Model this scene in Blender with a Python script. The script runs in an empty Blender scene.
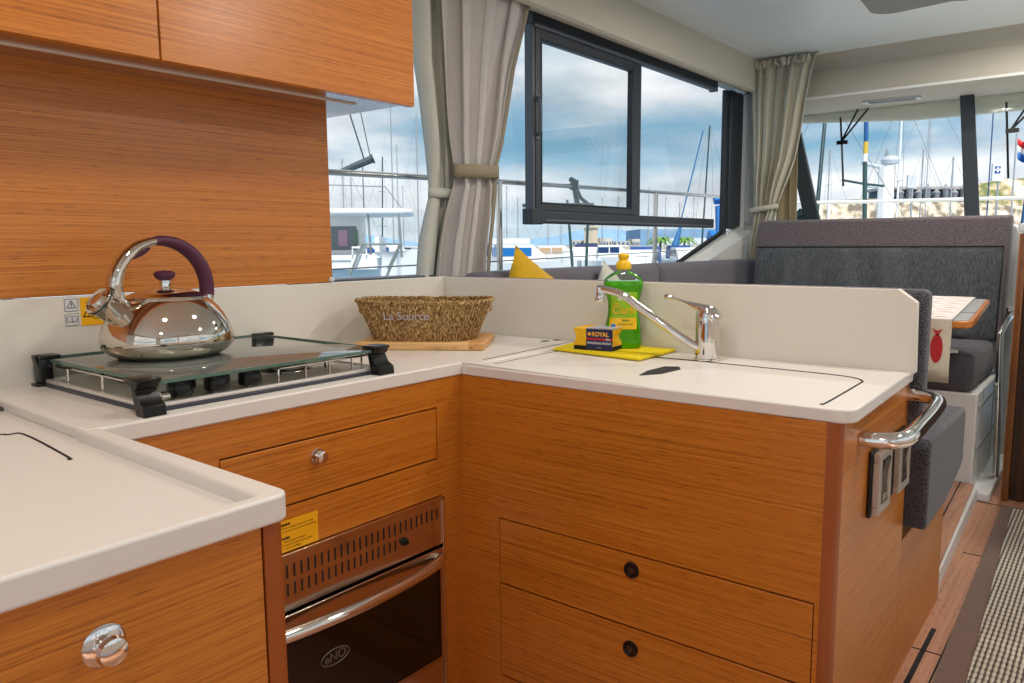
import bpy, bmesh, math, random
from mathutils import Vector, Matrix
random.seed(7)
sc = bpy.context.scene
COL = sc.collection
PI = math.pi
def rad(d): return d*PI/180

# ------------------------------------------------------------------ materials
def lin(c):
    return tuple(((v/255)/12.92 if v/255 <= .04045 else ((v/255+.055)/1.055)**2.4) for v in c)+(1,)
MATS = {}
def mat(name, col, rough=.5, metal=0., var=0., vscale=8., bump=0., bscale=60., spec=.5, alpha=1., trans=0., ior=1.45, emit=None, coat=0., sheen=0.):
    if name in MATS: return MATS[name]
    m = bpy.data.materials.new(name); m.use_nodes = True
    nt = m.node_tree; b = nt.nodes['Principled BSDF']
    b.inputs['Base Color'].default_value = lin(col)
    b.inputs['Roughness'].default_value = rough
    b.inputs['Metallic'].default_value = metal
    b.inputs['IOR'].default_value = ior
    b.inputs['Specular IOR Level'].default_value = spec
    b.inputs['Transmission Weight'].default_value = trans
    b.inputs['Coat Weight'].default_value = coat
    b.inputs['Coat Roughness'].default_value = .1
    b.inputs['Sheen Weight'].default_value = sheen
    if alpha < 1: b.inputs['Alpha'].default_value = alpha
    if emit:
        b.inputs['Emission Color'].default_value = lin(emit[0]); b.inputs['Emission Strength'].default_value = emit[1]
    if var > 0 or bump > 0:
        tc = nt.nodes.new('ShaderNodeTexCoord')
    if var > 0:
        n = nt.nodes.new('ShaderNodeTexNoise'); n.inputs['Scale'].default_value = vscale; n.inputs['Detail'].default_value = 4
        nt.links.new(tc.outputs['Object'], n.inputs['Vector'])
        r = nt.nodes.new('ShaderNodeValToRGB')
        c = lin(col)
        r.color_ramp.elements[0].position = .3; r.color_ramp.elements[1].position = .7
        r.color_ramp.elements[0].color = tuple(max(0, v*(1-var)) for v in c[:3])+(1,)
        r.color_ramp.elements[1].color = tuple(min(1, v*(1+var)) for v in c[:3])+(1,)
        nt.links.new(n.outputs['Fac'], r.inputs['Fac']); nt.links.new(r.outputs['Color'], b.inputs['Base Color'])
    if bump > 0:
        n2 = nt.nodes.new('ShaderNodeTexNoise'); n2.inputs['Scale'].default_value = bscale; n2.inputs['Detail'].default_value = 3
        nt.links.new(tc.outputs['Object'], n2.inputs['Vector'])
        bp = nt.nodes.new('ShaderNodeBump'); bp.inputs['Strength'].default_value = bump; bp.inputs['Distance'].default_value = .004
        nt.links.new(n2.outputs['Fac'], bp.inputs['Height']); nt.links.new(bp.outputs['Normal'], b.inputs['Normal'])
    MATS[name] = m
    return m

def wood(name, cols, along='H', rough=.35, fine=150., stretch=1.6, coat=.25):
    """veneer: along 'H' = horizontal grain on any upright face, 'X' = grain along X on level faces, 'Z' = upright grain"""
    if name in MATS: return MATS[name]
    m = bpy.data.materials.new(name); m.use_nodes = True
    nt = m.node_tree; N = nt.nodes; L = nt.links; b = N['Principled BSDF']
    g = N.new('ShaderNodeNewGeometry'); sp = N.new('ShaderNodeSeparateXYZ'); L.new(g.outputs['Position'], sp.inputs[0])
    cb = N.new('ShaderNodeCombineXYZ')
    def mul(sock, k):
        q = N.new('ShaderNodeMath'); q.operation = 'MULTIPLY'; L.new(sock, q.inputs[0]); q.inputs[1].default_value = k; return q.outputs[0]
    def add(a, c):
        q = N.new('ShaderNodeMath'); q.operation = 'ADD'; L.new(a, q.inputs[0]); L.new(c, q.inputs[1]); return q.outputs[0]
    if along == 'H':
        L.new(mul(add(sp.outputs[0], sp.outputs[1]), stretch), cb.inputs[0]); L.new(mul(sp.outputs[2], fine), cb.inputs[1])
    elif along == 'X':
        L.new(mul(sp.outputs[0], stretch), cb.inputs[0]); L.new(mul(add(sp.outputs[1], sp.outputs[2]), fine), cb.inputs[1])
    else:
        L.new(mul(sp.outputs[2], stretch), cb.inputs[0]); L.new(mul(add(sp.outputs[0], sp.outputs[1]), fine), cb.inputs[1])
    n1 = N.new('ShaderNodeTexNoise'); n1.inputs['Scale'].default_value = 1.; n1.inputs['Detail'].default_value = 6; n1.inputs['Roughness'].default_value = .65
    n1.inputs['Distortion'].default_value = .25
    L.new(cb.outputs[0], n1.inputs['Vector'])
    r = N.new('ShaderNodeValToRGB'); e = r.color_ramp.elements
    e[0].position = .26; e[0].color = lin(cols[0]); e[1].position = .70; e[1].color = lin(cols[2])
    k = e.new(.46); k.color = lin(cols[1])
    L.new(n1.outputs['Fac'], r.inputs['Fac'])
    # short dark pores
    vm = N.new('ShaderNodeVectorMath'); vm.operation = 'MULTIPLY'; vm.inputs[1].default_value = (15., 1.5, 1.); L.new(cb.outputs[0], vm.inputs[0])
    n2 = N.new('ShaderNodeTexNoise'); n2.inputs['Scale'].default_value = 1.; n2.inputs['Detail'].default_value = 2
    L.new(vm.outputs[0], n2.inputs['Vector'])
    r2 = N.new('ShaderNodeValToRGB'); f = r2.color_ramp.elements
    f[0].position = .30; f[0].color = (.52, .44, .38, 1); f[1].position = .42; f[1].color = (1, 1, 1, 1)
    L.new(n2.outputs['Fac'], r2.inputs['Fac'])
    mx = N.new('ShaderNodeMix'); mx.data_type = 'RGBA'; mx.blend_type = 'MULTIPLY'; mx.inputs['Factor'].default_value = .8
    L.new(r.outputs['Color'], mx.inputs['A']); L.new(r2.outputs['Color'], mx.inputs['B'])
    L.new(mx.outputs['Result'], b.inputs['Base Color'])
    b.inputs['Roughness'].default_value = rough
    b.inputs['Coat Weight'].default_value = coat; b.inputs['Coat Roughness'].default_value = .22
    MATS[name] = m
    return m

def glass(name, tint=(1, 1, 1), amount=1.0, rough=0.0):
    if name in MATS: return MATS[name]
    m = bpy.data.materials.new(name); m.use_nodes = True
    nt = m.node_tree; N = nt.nodes; L = nt.links; N.remove(N['Principled BSDF'])
    t = N.new('ShaderNodeBsdfTransparent'); t.inputs[0].default_value = (*tint, 1)
    g = N.new('ShaderNodeBsdfGlossy'); g.inputs['Roughness'].default_value = rough
    fr = N.new('ShaderNodeFresnel'); fr.inputs['IOR'].default_value = 1.45
    q = N.new('ShaderNodeMath'); q.operation = 'MULTIPLY'; q.inputs[1].default_value = amount; L.new(fr.outputs[0], q.inputs[0])
    x = N.new('ShaderNodeMixShader'); L.new(q.outputs[0], x.inputs[0]); L.new(t.outputs[0], x.inputs[1]); L.new(g.outputs[0], x.inputs[2])
    L.new(x.outputs[0], N['Material Output'].inputs['Surface'])
    MATS[name] = m
    return m

def fabric(name, c1, c2, scale=700., stretch=(1, 1, 1), bump=.4):
    if name in MATS: return MATS[name]
    m = mat(name, c1, .92, sheen=.15)
    nt = m.node_tree; N = nt.nodes; L = nt.links; b = N['Principled BSDF']
    tc = N.new('ShaderNodeTexCoord'); mp = N.new('ShaderNodeMapping'); mp.inputs['Scale'].default_value = stretch
    L.new(tc.outputs['Object'], mp.inputs[0])
    n = N.new('ShaderNodeTexNoise'); n.inputs['Scale'].default_value = scale; n.inputs['Detail'].default_value = 2; L.new(mp.outputs[0], n.inputs['Vector'])
    r = N.new('ShaderNodeValToRGB'); r.color_ramp.elements[0].position = .38; r.color_ramp.elements[1].position = .62
    r.color_ramp.elements[0].color = lin(c1); r.color_ramp.elements[1].color = lin(c2)
    L.new(n.outputs['Fac'], r.inputs['Fac']); L.new(r.outputs['Color'], b.inputs['Base Color'])
    bp = N.new('ShaderNodeBump'); bp.inputs['Strength'].default_value = bump; bp.inputs['Distance'].default_value = .002
    L.new(n.outputs['Fac'], bp.inputs['Height']); L.new(bp.outputs['Normal'], b.inputs['Normal'])
    return m

TEAK = wood('teak_veneer', [(142, 76, 14), (188, 109, 27), (208, 132, 47)], 'H', .34, 230., 1.3)
TEAKF = wood('teak_veneer_level', [(142, 76, 14), (188, 109, 27), (208, 132, 47)], 'X', .34, 230., 1.3)
TRIMW = mat('solid_teak_trim', (150, 76, 24), .38, var=.10, vscale=5)
FLOORW = wood('floor_planks', [(164, 112, 82), (190, 136, 104), (206, 154, 120)], 'X', .4, 90, 2.)
DARKW = wood('dark_door_wood', [(34, 18, 8), (48, 27, 12), (62, 36, 16)], 'Z', .3, 60)
BROWNW = wood('brown_door_frame', [(92, 52, 18), (118, 70, 28), (136, 84, 36)], 'Z', .3, 60)
BAMBOO = wood('bamboo', [(196, 146, 84), (214, 166, 102), (226, 182, 122)], 'X', .5, 50, 3., 0)
COUNTER = mat('white_solid_surface', (226, 220, 212), .33, var=.015, vscale=6)
SPLASH = mat('white_laminate', (222, 216, 204), .45)
WHITE = mat('white_gelcoat', (226, 226, 222), .35)
CREAM = mat('cream_vinyl', (196, 190, 172), .6, bump=.1, bscale=300)
CEIL = mat('grey_white_headliner', (230, 235, 233), .38, var=.02, vscale=3)
LINER = mat('grey_liner', (170, 168, 164), .6)
BLACK = mat('black_plastic', (14, 16, 15), .28)
RUBBERGAP = mat('rubber_and_dark_gaps', (20, 20, 20), .7)
FRAME = mat('anthracite_frame', (52, 57, 64), .4)
FRAME2 = mat('anthracite_light', (82, 88, 96), .4)
CHROME = mat('polished_chrome', (226, 222, 216), .06, 1.)
KCHROME = mat('kettle_steel', (214, 204, 190), .04, 1.)
STEEL = mat('stainless_steel', (200, 196, 188), .16, 1.)
HOBSTEEL = mat('hob_steel', (150, 146, 140), .25, 1.)
PURPLE = mat('plum_handle', (76, 30, 56), .55)
GLASS = glass('window_glass', (.985, .992, .992), .10)
LIDGLASS = glass('hob_lid_glass', (.90, .94, .92), 1.3)
_n = LIDGLASS.node_tree; _d = _n.nodes.new('ShaderNodeBsdfDiffuse'); _d.inputs[0].default_value = lin((196, 206, 200)); _x = _n.nodes.new('ShaderNodeMixShader'); _x.inputs[0].default_value = .24
_t = [q for q in _n.nodes if q.type == 'BSDF_TRANSPARENT'][0]; _m = [q for q in _n.nodes if q.type == 'MIX_SHADER' and q != _x][0]
_n.links.new(_t.outputs[0], _x.inputs[1]); _n.links.new(_d.outputs[0], _x.inputs[2]); _n.links.new(_x.outputs[0], _m.inputs[1])
EDGEGLASS = mat('glass_edge', (86, 116, 104), .15)
OVENGLASS = mat('oven_dark_glass', (9, 6, 5), .06, spec=.7)
YELLOW = mat('yellow_cloth', (232, 208, 6), .8, bump=.5, bscale=250)
SPONGE = mat('yellow_sponge', (244, 190, 32), .9, bump=.8, bscale=500, var=.06, vscale=90)
SCOUR = mat('black_scourer', (24, 24, 20), .95)
NAVY = mat('navy_print', (26, 36, 84), .35)
REDP = mat('red_print', (178, 34, 40), .4)
WHITEP = mat('white_print', (238, 238, 240), .4)
GOLDP = mat('gold_print', (240, 176, 40), .4)
YELLOWST = mat('yellow_sticker', (240, 176, 10), .5)
INK = mat('black_ink', (24, 20, 16), .6)
GREYINK = mat('grey_ink', (92, 94, 98), .6)
LABELY = mat('label_yellow', (232, 200, 20), .35)
GREENP = mat('green_print', (60, 130, 30), .4)
BLUEP = mat('blue_print', (40, 130, 200), .4)
GREYFAB = fabric('grey_upholstery', (58, 56, 62), (98, 95, 102))
BROWNFAB = fabric('taupe_upholstery', (72, 64, 68), (118, 108, 110), 160, (1, 1, 3))
SOFAFAB = fabric('sofa_upholstery', (80, 76, 84), (112, 108, 116))
MESHFAB = fabric('grey_net_fabric', (62, 66, 70), (92, 96, 99), 40, (8, 8, .4))
CURT = fabric('beige_curtain', (184, 178, 172), (206, 200, 194), 500, (1, 1, 1), .12)
CURT2 = fabric('olive_curtain', (180, 174, 154), (200, 194, 174), 500, (1, 1, 1), .12)
CURTL = fabric('light_curtain', (190, 190, 178), (206, 206, 194), 500, (1, 1, 1), .1)
TIEB = mat('curtain_band', (150, 138, 112), .9)
OCHRE = fabric('mustard_fabric', (196, 150, 14), (222, 178, 30), 300)
RUNNER = fabric('linen_runner', (196, 182, 160), (214, 202, 182), 500)
RUNTOP = fabric('linen_runner_top', (222, 216, 210), (236, 230, 224), 500)
BORDER = fabric('brown_carpet_border', (112, 88, 76), (126, 101, 88), 300, (.3, 1, 1), .15)
GREYTOP = mat('grey_table_top', (150, 152, 152), .4, var=.03, vscale=30)

def rug_material():
    m = mat('woven_rug', (170, 158, 138), .95)
    nt = m.node_tree; N = nt.nodes; L = nt.links; b = N['Principled BSDF']
    g = N.new('ShaderNodeNewGeometry')
    w1 = N.new('ShaderNodeTexWave'); w1.wave_type = 'BANDS'; w1.bands_direction = 'Y'; w1.inputs['Scale'].default_value = 26; w1.inputs['Distortion'].default_value = .6; w1.inputs['Detail'].default_value = 1
    w2 = N.new('ShaderNodeTexWave'); w2.wave_type = 'BANDS'; w2.bands_direction = 'X'; w2.inputs['Scale'].default_value = 11; w2.inputs['Distortion'].default_value = 2.0
    L.new(g.outputs['Position'], w1.inputs['Vector']); L.new(g.outputs['Position'], w2.inputs['Vector'])
    q = N.new('ShaderNodeMath'); q.operation = 'MULTIPLY'; L.new(w1.outputs['Fac'], q.inputs[0])
    q2 = N.new('ShaderNodeMath'); q2.operation = 'MULTIPLY_ADD'; L.new(w2.outputs['Fac'], q2.inputs[0]); q2.inputs[1].default_value = .75; q2.inputs[2].default_value = .35
    L.new(q2.outputs[0], q.inputs[1])
    r = N.new('ShaderNodeValToRGB'); e = r.color_ramp.elements
    e[0].position = .10; e[0].color = lin((92, 80, 70)); e[1].position = .42; e[1].color = lin((216, 206, 188))
    L.new(q.outputs[0], r.inputs['Fac']); L.new(r.outputs['Color'], b.inputs['Base Color'])
    bp = N.new('ShaderNodeBump'); bp.inputs['Strength'].default_value = .8; bp.inputs['Distance'].default_value = .004
    L.new(q.outputs[0], bp.inputs['Height']); L.new(bp.outputs['Normal'], b.inputs['Normal'])
    return m
RUG = rug_material()

def basket_material():
    m = mat('seagrass', (150, 114, 66), .85)
    nt = m.node_tree; N = nt.nodes; L = nt.links; b = N['Principled BSDF']
    tc = N.new('ShaderNodeTexCoord'); n = N.new('ShaderNodeTexNoise'); n.inputs['Scale'].default_value = 230; n.inputs['Detail'].default_value = 3
    mp_ = N.new('ShaderNodeMapping'); mp_.inputs['Scale'].default_value = (1, 1, .4); L.new(tc.outputs['Object'], mp_.inputs[0]); L.new(mp_.outputs[0], n.inputs['Vector'])
    r = N.new('ShaderNodeValToRGB'); e = r.color_ramp.elements
    e[0].position = .34; e[0].color = lin((92, 64, 32)); e[1].position = .68; e[1].color = lin((214, 184, 130))
    k = e.new(.5); k.color = lin((160, 124, 74))
    L.new(n.outputs['Fac'], r.inputs['Fac']); L.new(r.outputs['Color'], b.inputs['Base Color'])
    return m
SEAGRASS = basket_material()

# ------------------------------------------------------------------ mesh builder
class MB:
    def __init__(s): s.bm = bmesh.new()
    def face(s, pts, mi=0):
        vs = [s.bm.verts.new(p) for p in pts]
        f = s.bm.faces.new(vs); f.material_index = mi; return f
    def box(s, x0, x1, y0, y1, z0, z1, mi=0, bev=0, seg=2):
        P = [(x0, y0, z0), (x1, y0, z0), (x1, y1, z0), (x0, y1, z0), (x0, y0, z1), (x1, y0, z1), (x1, y1, z1), (x0, y1, z1)]
        v = [s.bm.verts.new(p) for p in P]
        fs = [s.bm.faces.new([v[i] for i in q]) for q in ((0, 3, 2, 1), (4, 5, 6, 7), (0, 1, 5, 4), (1, 2, 6, 5), (2, 3, 7, 6), (3, 0, 4, 7))]
        for f in fs: f.material_index = mi
        if bev > 0:
            es = list({e for f in fs for e in f.edges})
            r = bmesh.ops.bevel(s.bm, geom=es, offset=bev, segments=seg, profile=.5, affect='EDGES')
            for f in r['faces']: f.material_index = mi
        return s
    def prism(s, pts, axis, a0, a1, mi=0):
        """closed 2D outline extruded along axis. X: pts=(y,z)  Y: pts=(x,z)  Z: pts=(x,y)"""
        def P(p, a): return {'X': (a, p[0], p[1]), 'Y': (p[0], a, p[1]), 'Z': (p[0], p[1], a)}[axis]
        A = [s.bm.verts.new(P(p, a0)) for p in pts]; B = [s.bm.verts.new(P(p, a1)) for p in pts]
        n = len(pts); fs = [s.bm.faces.new(A), s.bm.faces.new(B[::-1])]
        for i in range(n): fs.append(s.bm.faces.new([A[i], B[i], B[(i+1) % n], A[(i+1) % n]]))
        for f in fs: f.material_index = mi
        return s
    def tube(s, path, r, seg=12, mi=0, closed=False, cap=True):
        path = [Vector(p) for p in path]; n = len(path)
        rs = r if isinstance(r, list) else [r]*n
        rings = []; up = None
        for i, p in enumerate(path):
            if closed: t = (path[(i+1) % n]-path[i-1]).normalized()
            else: t = (path[min(i+1, n-1)]-path[max(i-1, 0)]).normalized()
            if up is None:
                a = Vector((0, 0, 1)) if abs(t.z) < .9 else Vector((1, 0, 0)); up = (a-t*a.dot(t)).normalized()
            else: up = (up-t*up.dot(t)).normalized()
            sd = t.cross(up)
            rr = rs[i]; ra, rb = (rr if isinstance(rr, (tuple, list)) else (rr, rr))
            rings.append([s.bm.verts.new(p+up*ra*math.cos(2*PI*k/seg)+sd*rb*math.sin(2*PI*k/seg)) for k in range(seg)])
        m = n if closed else n-1
        for i in range(m):
            A, B = rings[i], rings[(i+1) % n]
            for k in range(seg):
                f = s.bm.faces.new([A[k], A[(k+1) % seg], B[(k+1) % seg], B[k]]); f.material_index = mi
        if cap and not closed:
            f = s.bm.faces.new(rings[0][::-1]); f.material_index = mi
            f = s.bm.faces.new(rings[-1]); f.material_index = mi
        return s
    def lathe(s, prof, c=(0, 0, 0), seg=32, mi=0, axis='Z', sx=1, sy=1, mis=None):
        """prof list of (radius, height); axis direction along which height runs"""
        c = Vector(c); rings = []
        def P(r, h, a):
            u, v = r*math.cos(a)*sx, r*math.sin(a)*sy
            return c+{'Z': Vector((u, v, h)), 'Y': Vector((u, h, v)), 'X': Vector((h, u, v))}[axis]
        for r, h in prof:
            if r < 1e-6: rings.append([s.bm.verts.new(P(0, h, 0))])
            else: rings.append([s.bm.verts.new(P(r, h, 2*PI*k/seg)) for k in range(seg)])
        for i in range(len(prof)-1):
            A, B = rings[i], rings[i+1]; m_ = mis[i] if mis else mi
            for k in range(seg):
                k2 = (k+1) % seg
                if len(A) == 1 and len(B) == 1: continue
                if len(A) == 1: f = s.bm.faces.new([A[0], B[k], B[k2]])
                elif len(B) == 1: f = s.bm.faces.new([A[k], A[k2], B[0]])
                else: f = s.bm.faces.new([A[k], A[k2], B[k2], B[k]])
                f.material_index = m_
        for R, fl in ((rings[0], True), (rings[-1], False)):
            if len(R) > 1:
                f = s.bm.faces.new(R[::-1] if fl else R); f.material_index = mi
        return s
    def grid(s, fn, nu, nv, mi=0, wrapu=False):
        V = [[s.bm.verts.new(fn(u/nu, v/nv)) for u in range(nu if wrapu else nu+1)] for v in range(nv+1)]
        w = len(V[0])
        for v in range(nv):
            for u in range(nu):
                u2 = (u+1) % w
                f = s.bm.faces.new([V[v][u], V[v][u2], V[v+1][u2], V[v+1][u]]); f.material_index = mi
        return V
    def text(s, body, size, M, mi=0, thick=.0003, bold=0.):
        cu = bpy.data.curves.new('t', 'FONT'); cu.body = body; cu.size = size; cu.extrude = thick; cu.align_x = 'CENTER'; cu.align_y = 'CENTER'; cu.offset = bold
        o = bpy.data.objects.new('t', cu); COL.objects.link(o)
        dg = bpy.context.evaluated_depsgraph_get(); dg.update()
        me = bpy.data.meshes.new_from_object(o.evaluated_get(dg))
        me.transform(M); n0 = len(s.bm.faces)
        s.bm.from_mesh(me); s.bm.faces.ensure_lookup_table()
        for f in s.bm.faces[n0:]: f.material_index = mi
        bpy.data.objects.remove(o); bpy.data.curves.remove(cu); bpy.data.meshes.remove(me)
        return s
    def xf(s, M):
        bmesh.ops.transform(s.bm, matrix=M, verts=s.bm.verts); return s
    def build(s, name, mats, parent=None, smooth=35, bevel=0, solid=0, fixn=True, sub=0):
        if fixn: bmesh.ops.recalc_face_normals(s.bm, faces=s.bm.faces)
        vs = s.bm.verts
        lo = [min(v.co[i] for v in vs) for i in range(3)]; hi = [max(v.co[i] for v in vs) for i in range(3)]
        org = Vector(((lo[0]+hi[0])/2, (lo[1]+hi[1])/2, lo[2]))
        bmesh.ops.translate(s.bm, vec=-org, verts=vs)
        me = bpy.data.meshes.new(name); s.bm.to_mesh(me); s.bm.free()
        for m in (mats if isinstance(mats, (list, tuple)) else [mats]): me.materials.append(m)
        if smooth:
            for p in me.polygons: p.use_smooth = True
            me.set_sharp_from_angle(angle=rad(smooth))
        o = bpy.data.objects.new(name, me); COL.objects.link(o)
        if parent is not None:
            o.parent = parent; o.location = org-wloc(parent)
        else: o.location = org
        if solid:
            md = o.modifiers.new('solid', 'SOLIDIFY'); md.thickness = solid; md.offset = 0
        if bevel:
            md = o.modifiers.new('bevel', 'BEVEL'); md.width = bevel; md.segments = 3; md.limit_method = 'ANGLE'; md.angle_limit = rad(40)
            md.harden_normals = False
        if sub:
            md = o.modifiers.new('sub', 'SUBSURF'); md.levels = sub; md.render_levels = sub
        return o
def wloc(o):
    v = Vector((0, 0, 0))
    while o is not None: v = v+Vector(o.location); o = o.parent
    return v
def tag(o, label, cat, group=None, kind=None):
    o['label'] = label; o['category'] = cat
    if group: o['group'] = group
    if kind: o['kind'] = kind
    return o
def thing(name, label, cat, loc=(0, 0, 0), group=None):
    o = bpy.data.objects.new(name, None); COL.objects.link(o); o.location = loc; o.empty_display_size = .05
    return tag(o, label, cat, group)
def struct(o, label=None):
    o['kind'] = 'structure'
    if label: o['label'] = label
    return o
def frame_m(o, ex, ey):
    """matrix taking text x,y plane to world: origin o, text-right ex, text-up ey"""
    ex = Vector(ex).normalized(); ey = Vector(ey).normalized(); ez = ex.cross(ey)
    M = Matrix.Identity(4)
    for i in range(3): M[i][0] = ex[i]; M[i][1] = ey[i]; M[i][2] = ez[i]; M[i][3] = o[i]
    return M
def arc(cx, cy, r, a0, a1, n=8):
    return [(cx+r*math.cos(rad(a0+(a1-a0)*i/n)), cy+r*math.sin(rad(a0+(a1-a0)*i/n))) for i in range(n+1)]
def smoothpath(pts, n=6):
    """Catmull-Rom through the points"""
    P = [Vector(p) for p in pts]; out = []
    for i in range(len(P)-1):
        p0 = P[max(i-1, 0)]; p1 = P[i]; p2 = P[i+1]; p3 = P[min(i+2, len(P)-1)]
        for k in range(n):
            t = k/n
            out.append(.5*((2*p1)+(p2-p0)*t+(2*p0-5*p1+4*p2-p3)*t*t+(3*p1-p0-3*p2+p3)*t**3))
    out.append(P[-1]); return out
def dup(root, dloc=None, label=None):
    r = root.copy(); COL.objects.link(r)
    if dloc is not None: r.location = dloc
    if label: r['label'] = label
    def rec(a, b):
        for ch in list(a.children):
            c = ch.copy(); COL.objects.link(c); c.parent = b; rec(ch, c)
    rec(root, r); return r

CZ = .754      # worktop top
YW = .516      # galley wall plane
# ------------------------------------------------------------------ setting
# floor
f = MB(); f.box(.02, 2.17, -2.6, .72, -.05, 0, 0); f.box(-3.2, .02, -2.6, .72, -.18, -.13, 0); f.box(.005, .02, -2.6, .72, -.18, 0, 0)
f.box(2.17, 4.0, -2.6, .7, -.05, -.001, 0)
floor = struct(f.build('floor', FLOORW))
pg = MB()
for y0, y1, x0, x1 in [(-.942, -.938, .02, 2.13), (-.904, -.892, .02, .88)]:
    pg.box(x0, x1, y0, y1, 0, .0012)
for x in (.738, 1.512): pg.box(x, x+.004, -.938, -.872, 0, .0012)
pg.box(2.128, 2.134, -2.0, -.83, 0, .0012)
pg.build('plank_seams', RUBBERGAP, floor)
# rug is laid on the floor
rug = thing('carpet', 'beige woven carpet with brown fabric border on the passage floor', 'carpet', (0, -1.4, 0))
b = MB(); b.prism([(.05, -.957), (.64, -.945), (2.12, -.915), (2.12, -2.0), (.05, -2.0)], 'Z', .001, .007); b.build('border', BORDER, rug, bevel=.001)
b = MB(); b.prism([(.11, -1.03), (.64, -1.01), (1.75, -.966), (2.09, -.955), (2.09, -1.93), (.11, -1.93)], 'Z', .007, .0105); b.build('woven_field', RUG, rug)

# dinette platform with white riser
pl = MB(); pl.prism([(1.08, -.864), (2.13, -.829), (2.13, .7), (1.08, .7)], 'Z', .0, .055, 1)
pl.prism([(1.08, -.860), (2.13, -.815), (2.13, .7), (1.08, .7)], 'Z', .055, .07, 0)
o = struct(pl.build('trim_1', [FLOORW, WHITE], bevel=.002))
pg = MB(); pg.prism([(1.08, -.806), (2.13, -.766), (2.13, -.770), (1.08, -.810)], 'Z', .07, .0712); pg.build('plank_seams', RUBBERGAP, o)

# side window wall (port) : lower wall, upper soffit
w = MB()
w.box(-3.2, 4.0, .68, .74, -.05, .90)
w.prism([(2.48, .90), (3.11, 1.075), (3.30, 1.13), (4.02, 1.2), (4.02, .90)], 'Y', .66, .72)
w.box(3.35, 4.02, .66, .72, .9, 2.0)
struct(w.build('wall_port', WHITE, bevel=.003))
s_ = MB()
s_.prism([(.55, 2.089), (.55, 1.915), (.565, 1.905), (.575, 1.915), (.60, 1.925), (.61, 1.918), (.64, 1.94), (.65, 1.932), (.70, 1.955), (.76, 1.955), (.76, 2.15), (.55, 2.15)], 'X', -3.2, 3.36)
struct(s_.build('trim_2', CREAM, smooth=20))
# white sloped jamb filling below the diagonal corner of the side window
j = MB()
A = [(2.46, .70, .893), (3.12, .70, 1.08), (3.36, .60, 1.105), (2.60, .60, .905)]
j.face(A); j.face([(2.46, .70, .893), (2.60, .60, .905), (2.60, .60, .5), (2.46, .70, .5)]); j.face([(2.60, .60, .905), (3.36, .60, 1.105), (3.36, .60, .5), (2.60, .60, .5)]); j.face([(3.12, .70, 1.08), (3.36, .70, 1.11), (3.36, .60, 1.105)])
struct(j.build('trim_3', WHITE, smooth=0))
# ceiling
c = MB(); c.box(-3.2, 3.3, -2.6, .56, 2.089, 2.15); struct(c.build('ceiling', CEIL))
# forward beam, soffit and header
bm_ = MB()
prof = [(3.302, 2.10), (3.302, 2.089), (3.34, 2.085), (3.375, 2.06), (3.385, 2.02), (3.36, 1.995), (3.352, 1.86), (3.36, 1.855), (4.05, 1.868), (4.05, 2.15), (3.3, 2.15)]
bm_.prism(prof, 'Y', -2.6, .70)
struct(bm_.build('wall_forward', mat('beam_beige', (188, 182, 168), .6), smooth=50))
t = MB(); t.box(3.348, 3.356, -2.6, .62, 1.853, 1.866); struct(t.build('trim_4', WHITE))
h = MB()
def hdr(u, v):
    y = .70-3.3*u; x = 3.99+.08*v-.10*(abs(y+.4)/1.2)**2*.2
    return (x, y, 1.875-(.095-.055*max(0, (y+.15)/.8))*v-(.02*math.sin(v*PI)) )
h.grid(hdr, 24, 5); struct(h.build('trim_5', mat('header_cream', (206, 206, 186), .5), solid=.01))
# port pillar board
p = MB(); p.box(3.36, 3.40, .48, .68, .5, 1.86); struct(p.build('trim_6', WHITE))
# starboard and aft walls of the saloon (out of frame)
w = MB(); w.box(-3.2, 4.0, -2.66, -2.6, -.05, .95); w.box(-3.2, 4.0, -2.66, -2.6, 1.9, 2.15)
for x in (-3.2, -1.2, .8, 2.6): w.box(x, x+.1, -2.66, -2.6, .95, 1.9)
struct(w.build('wall_starboard', WHITE))
w = MB(); w.box(-3.26, -3.2, -2.66, -2.1, -.05, 2.15); w.box(-3.26, -3.2, .1, .74, -.05, 2.15); w.box(-3.26, -3.2, -2.1, .1, 1.98, 2.15)
struct(w.build('wall_aft', WHITE))

# big side window : frame + panes  -> window_1
w1 = thing('window_1', '', ''); del w1['label'], w1['category']; w1['kind'] = 'structure'; w1.location = (1.6, .68, .9)
g = MB(); g.prism([(.02, .925), (2.47, .898), (3.12, 1.085), (3.12, 1.95), (.02, 1.95)], 'Y', .699, .704); g.build('pane', GLASS, w1)
fr = MB(); fr.box(3.10, 3.15, .685, .715, 1.085, 1.925, 1); fr.box(3.15, 3.335, .675, .70, 1.115, 1.93, 0); fr.build('side_post', [FRAME, mat('anthracite_mid', (44, 49, 56), .5)], w1, bevel=.008)
fr = MB(); fr.prism([(2.40, .884), (2.475, .898), (3.115, 1.085), (3.115, 1.105), (2.465, .91), (2.40, .896)], 'Y', .690, .712); fr.build('diagonal_seal', RUBBERGAP, w1)
fr = MB(); fr.box(.02, 2.45, .63, .712, .895, .931, 0); fr.build('sill', FRAME2, w1, bevel=.003)
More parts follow.
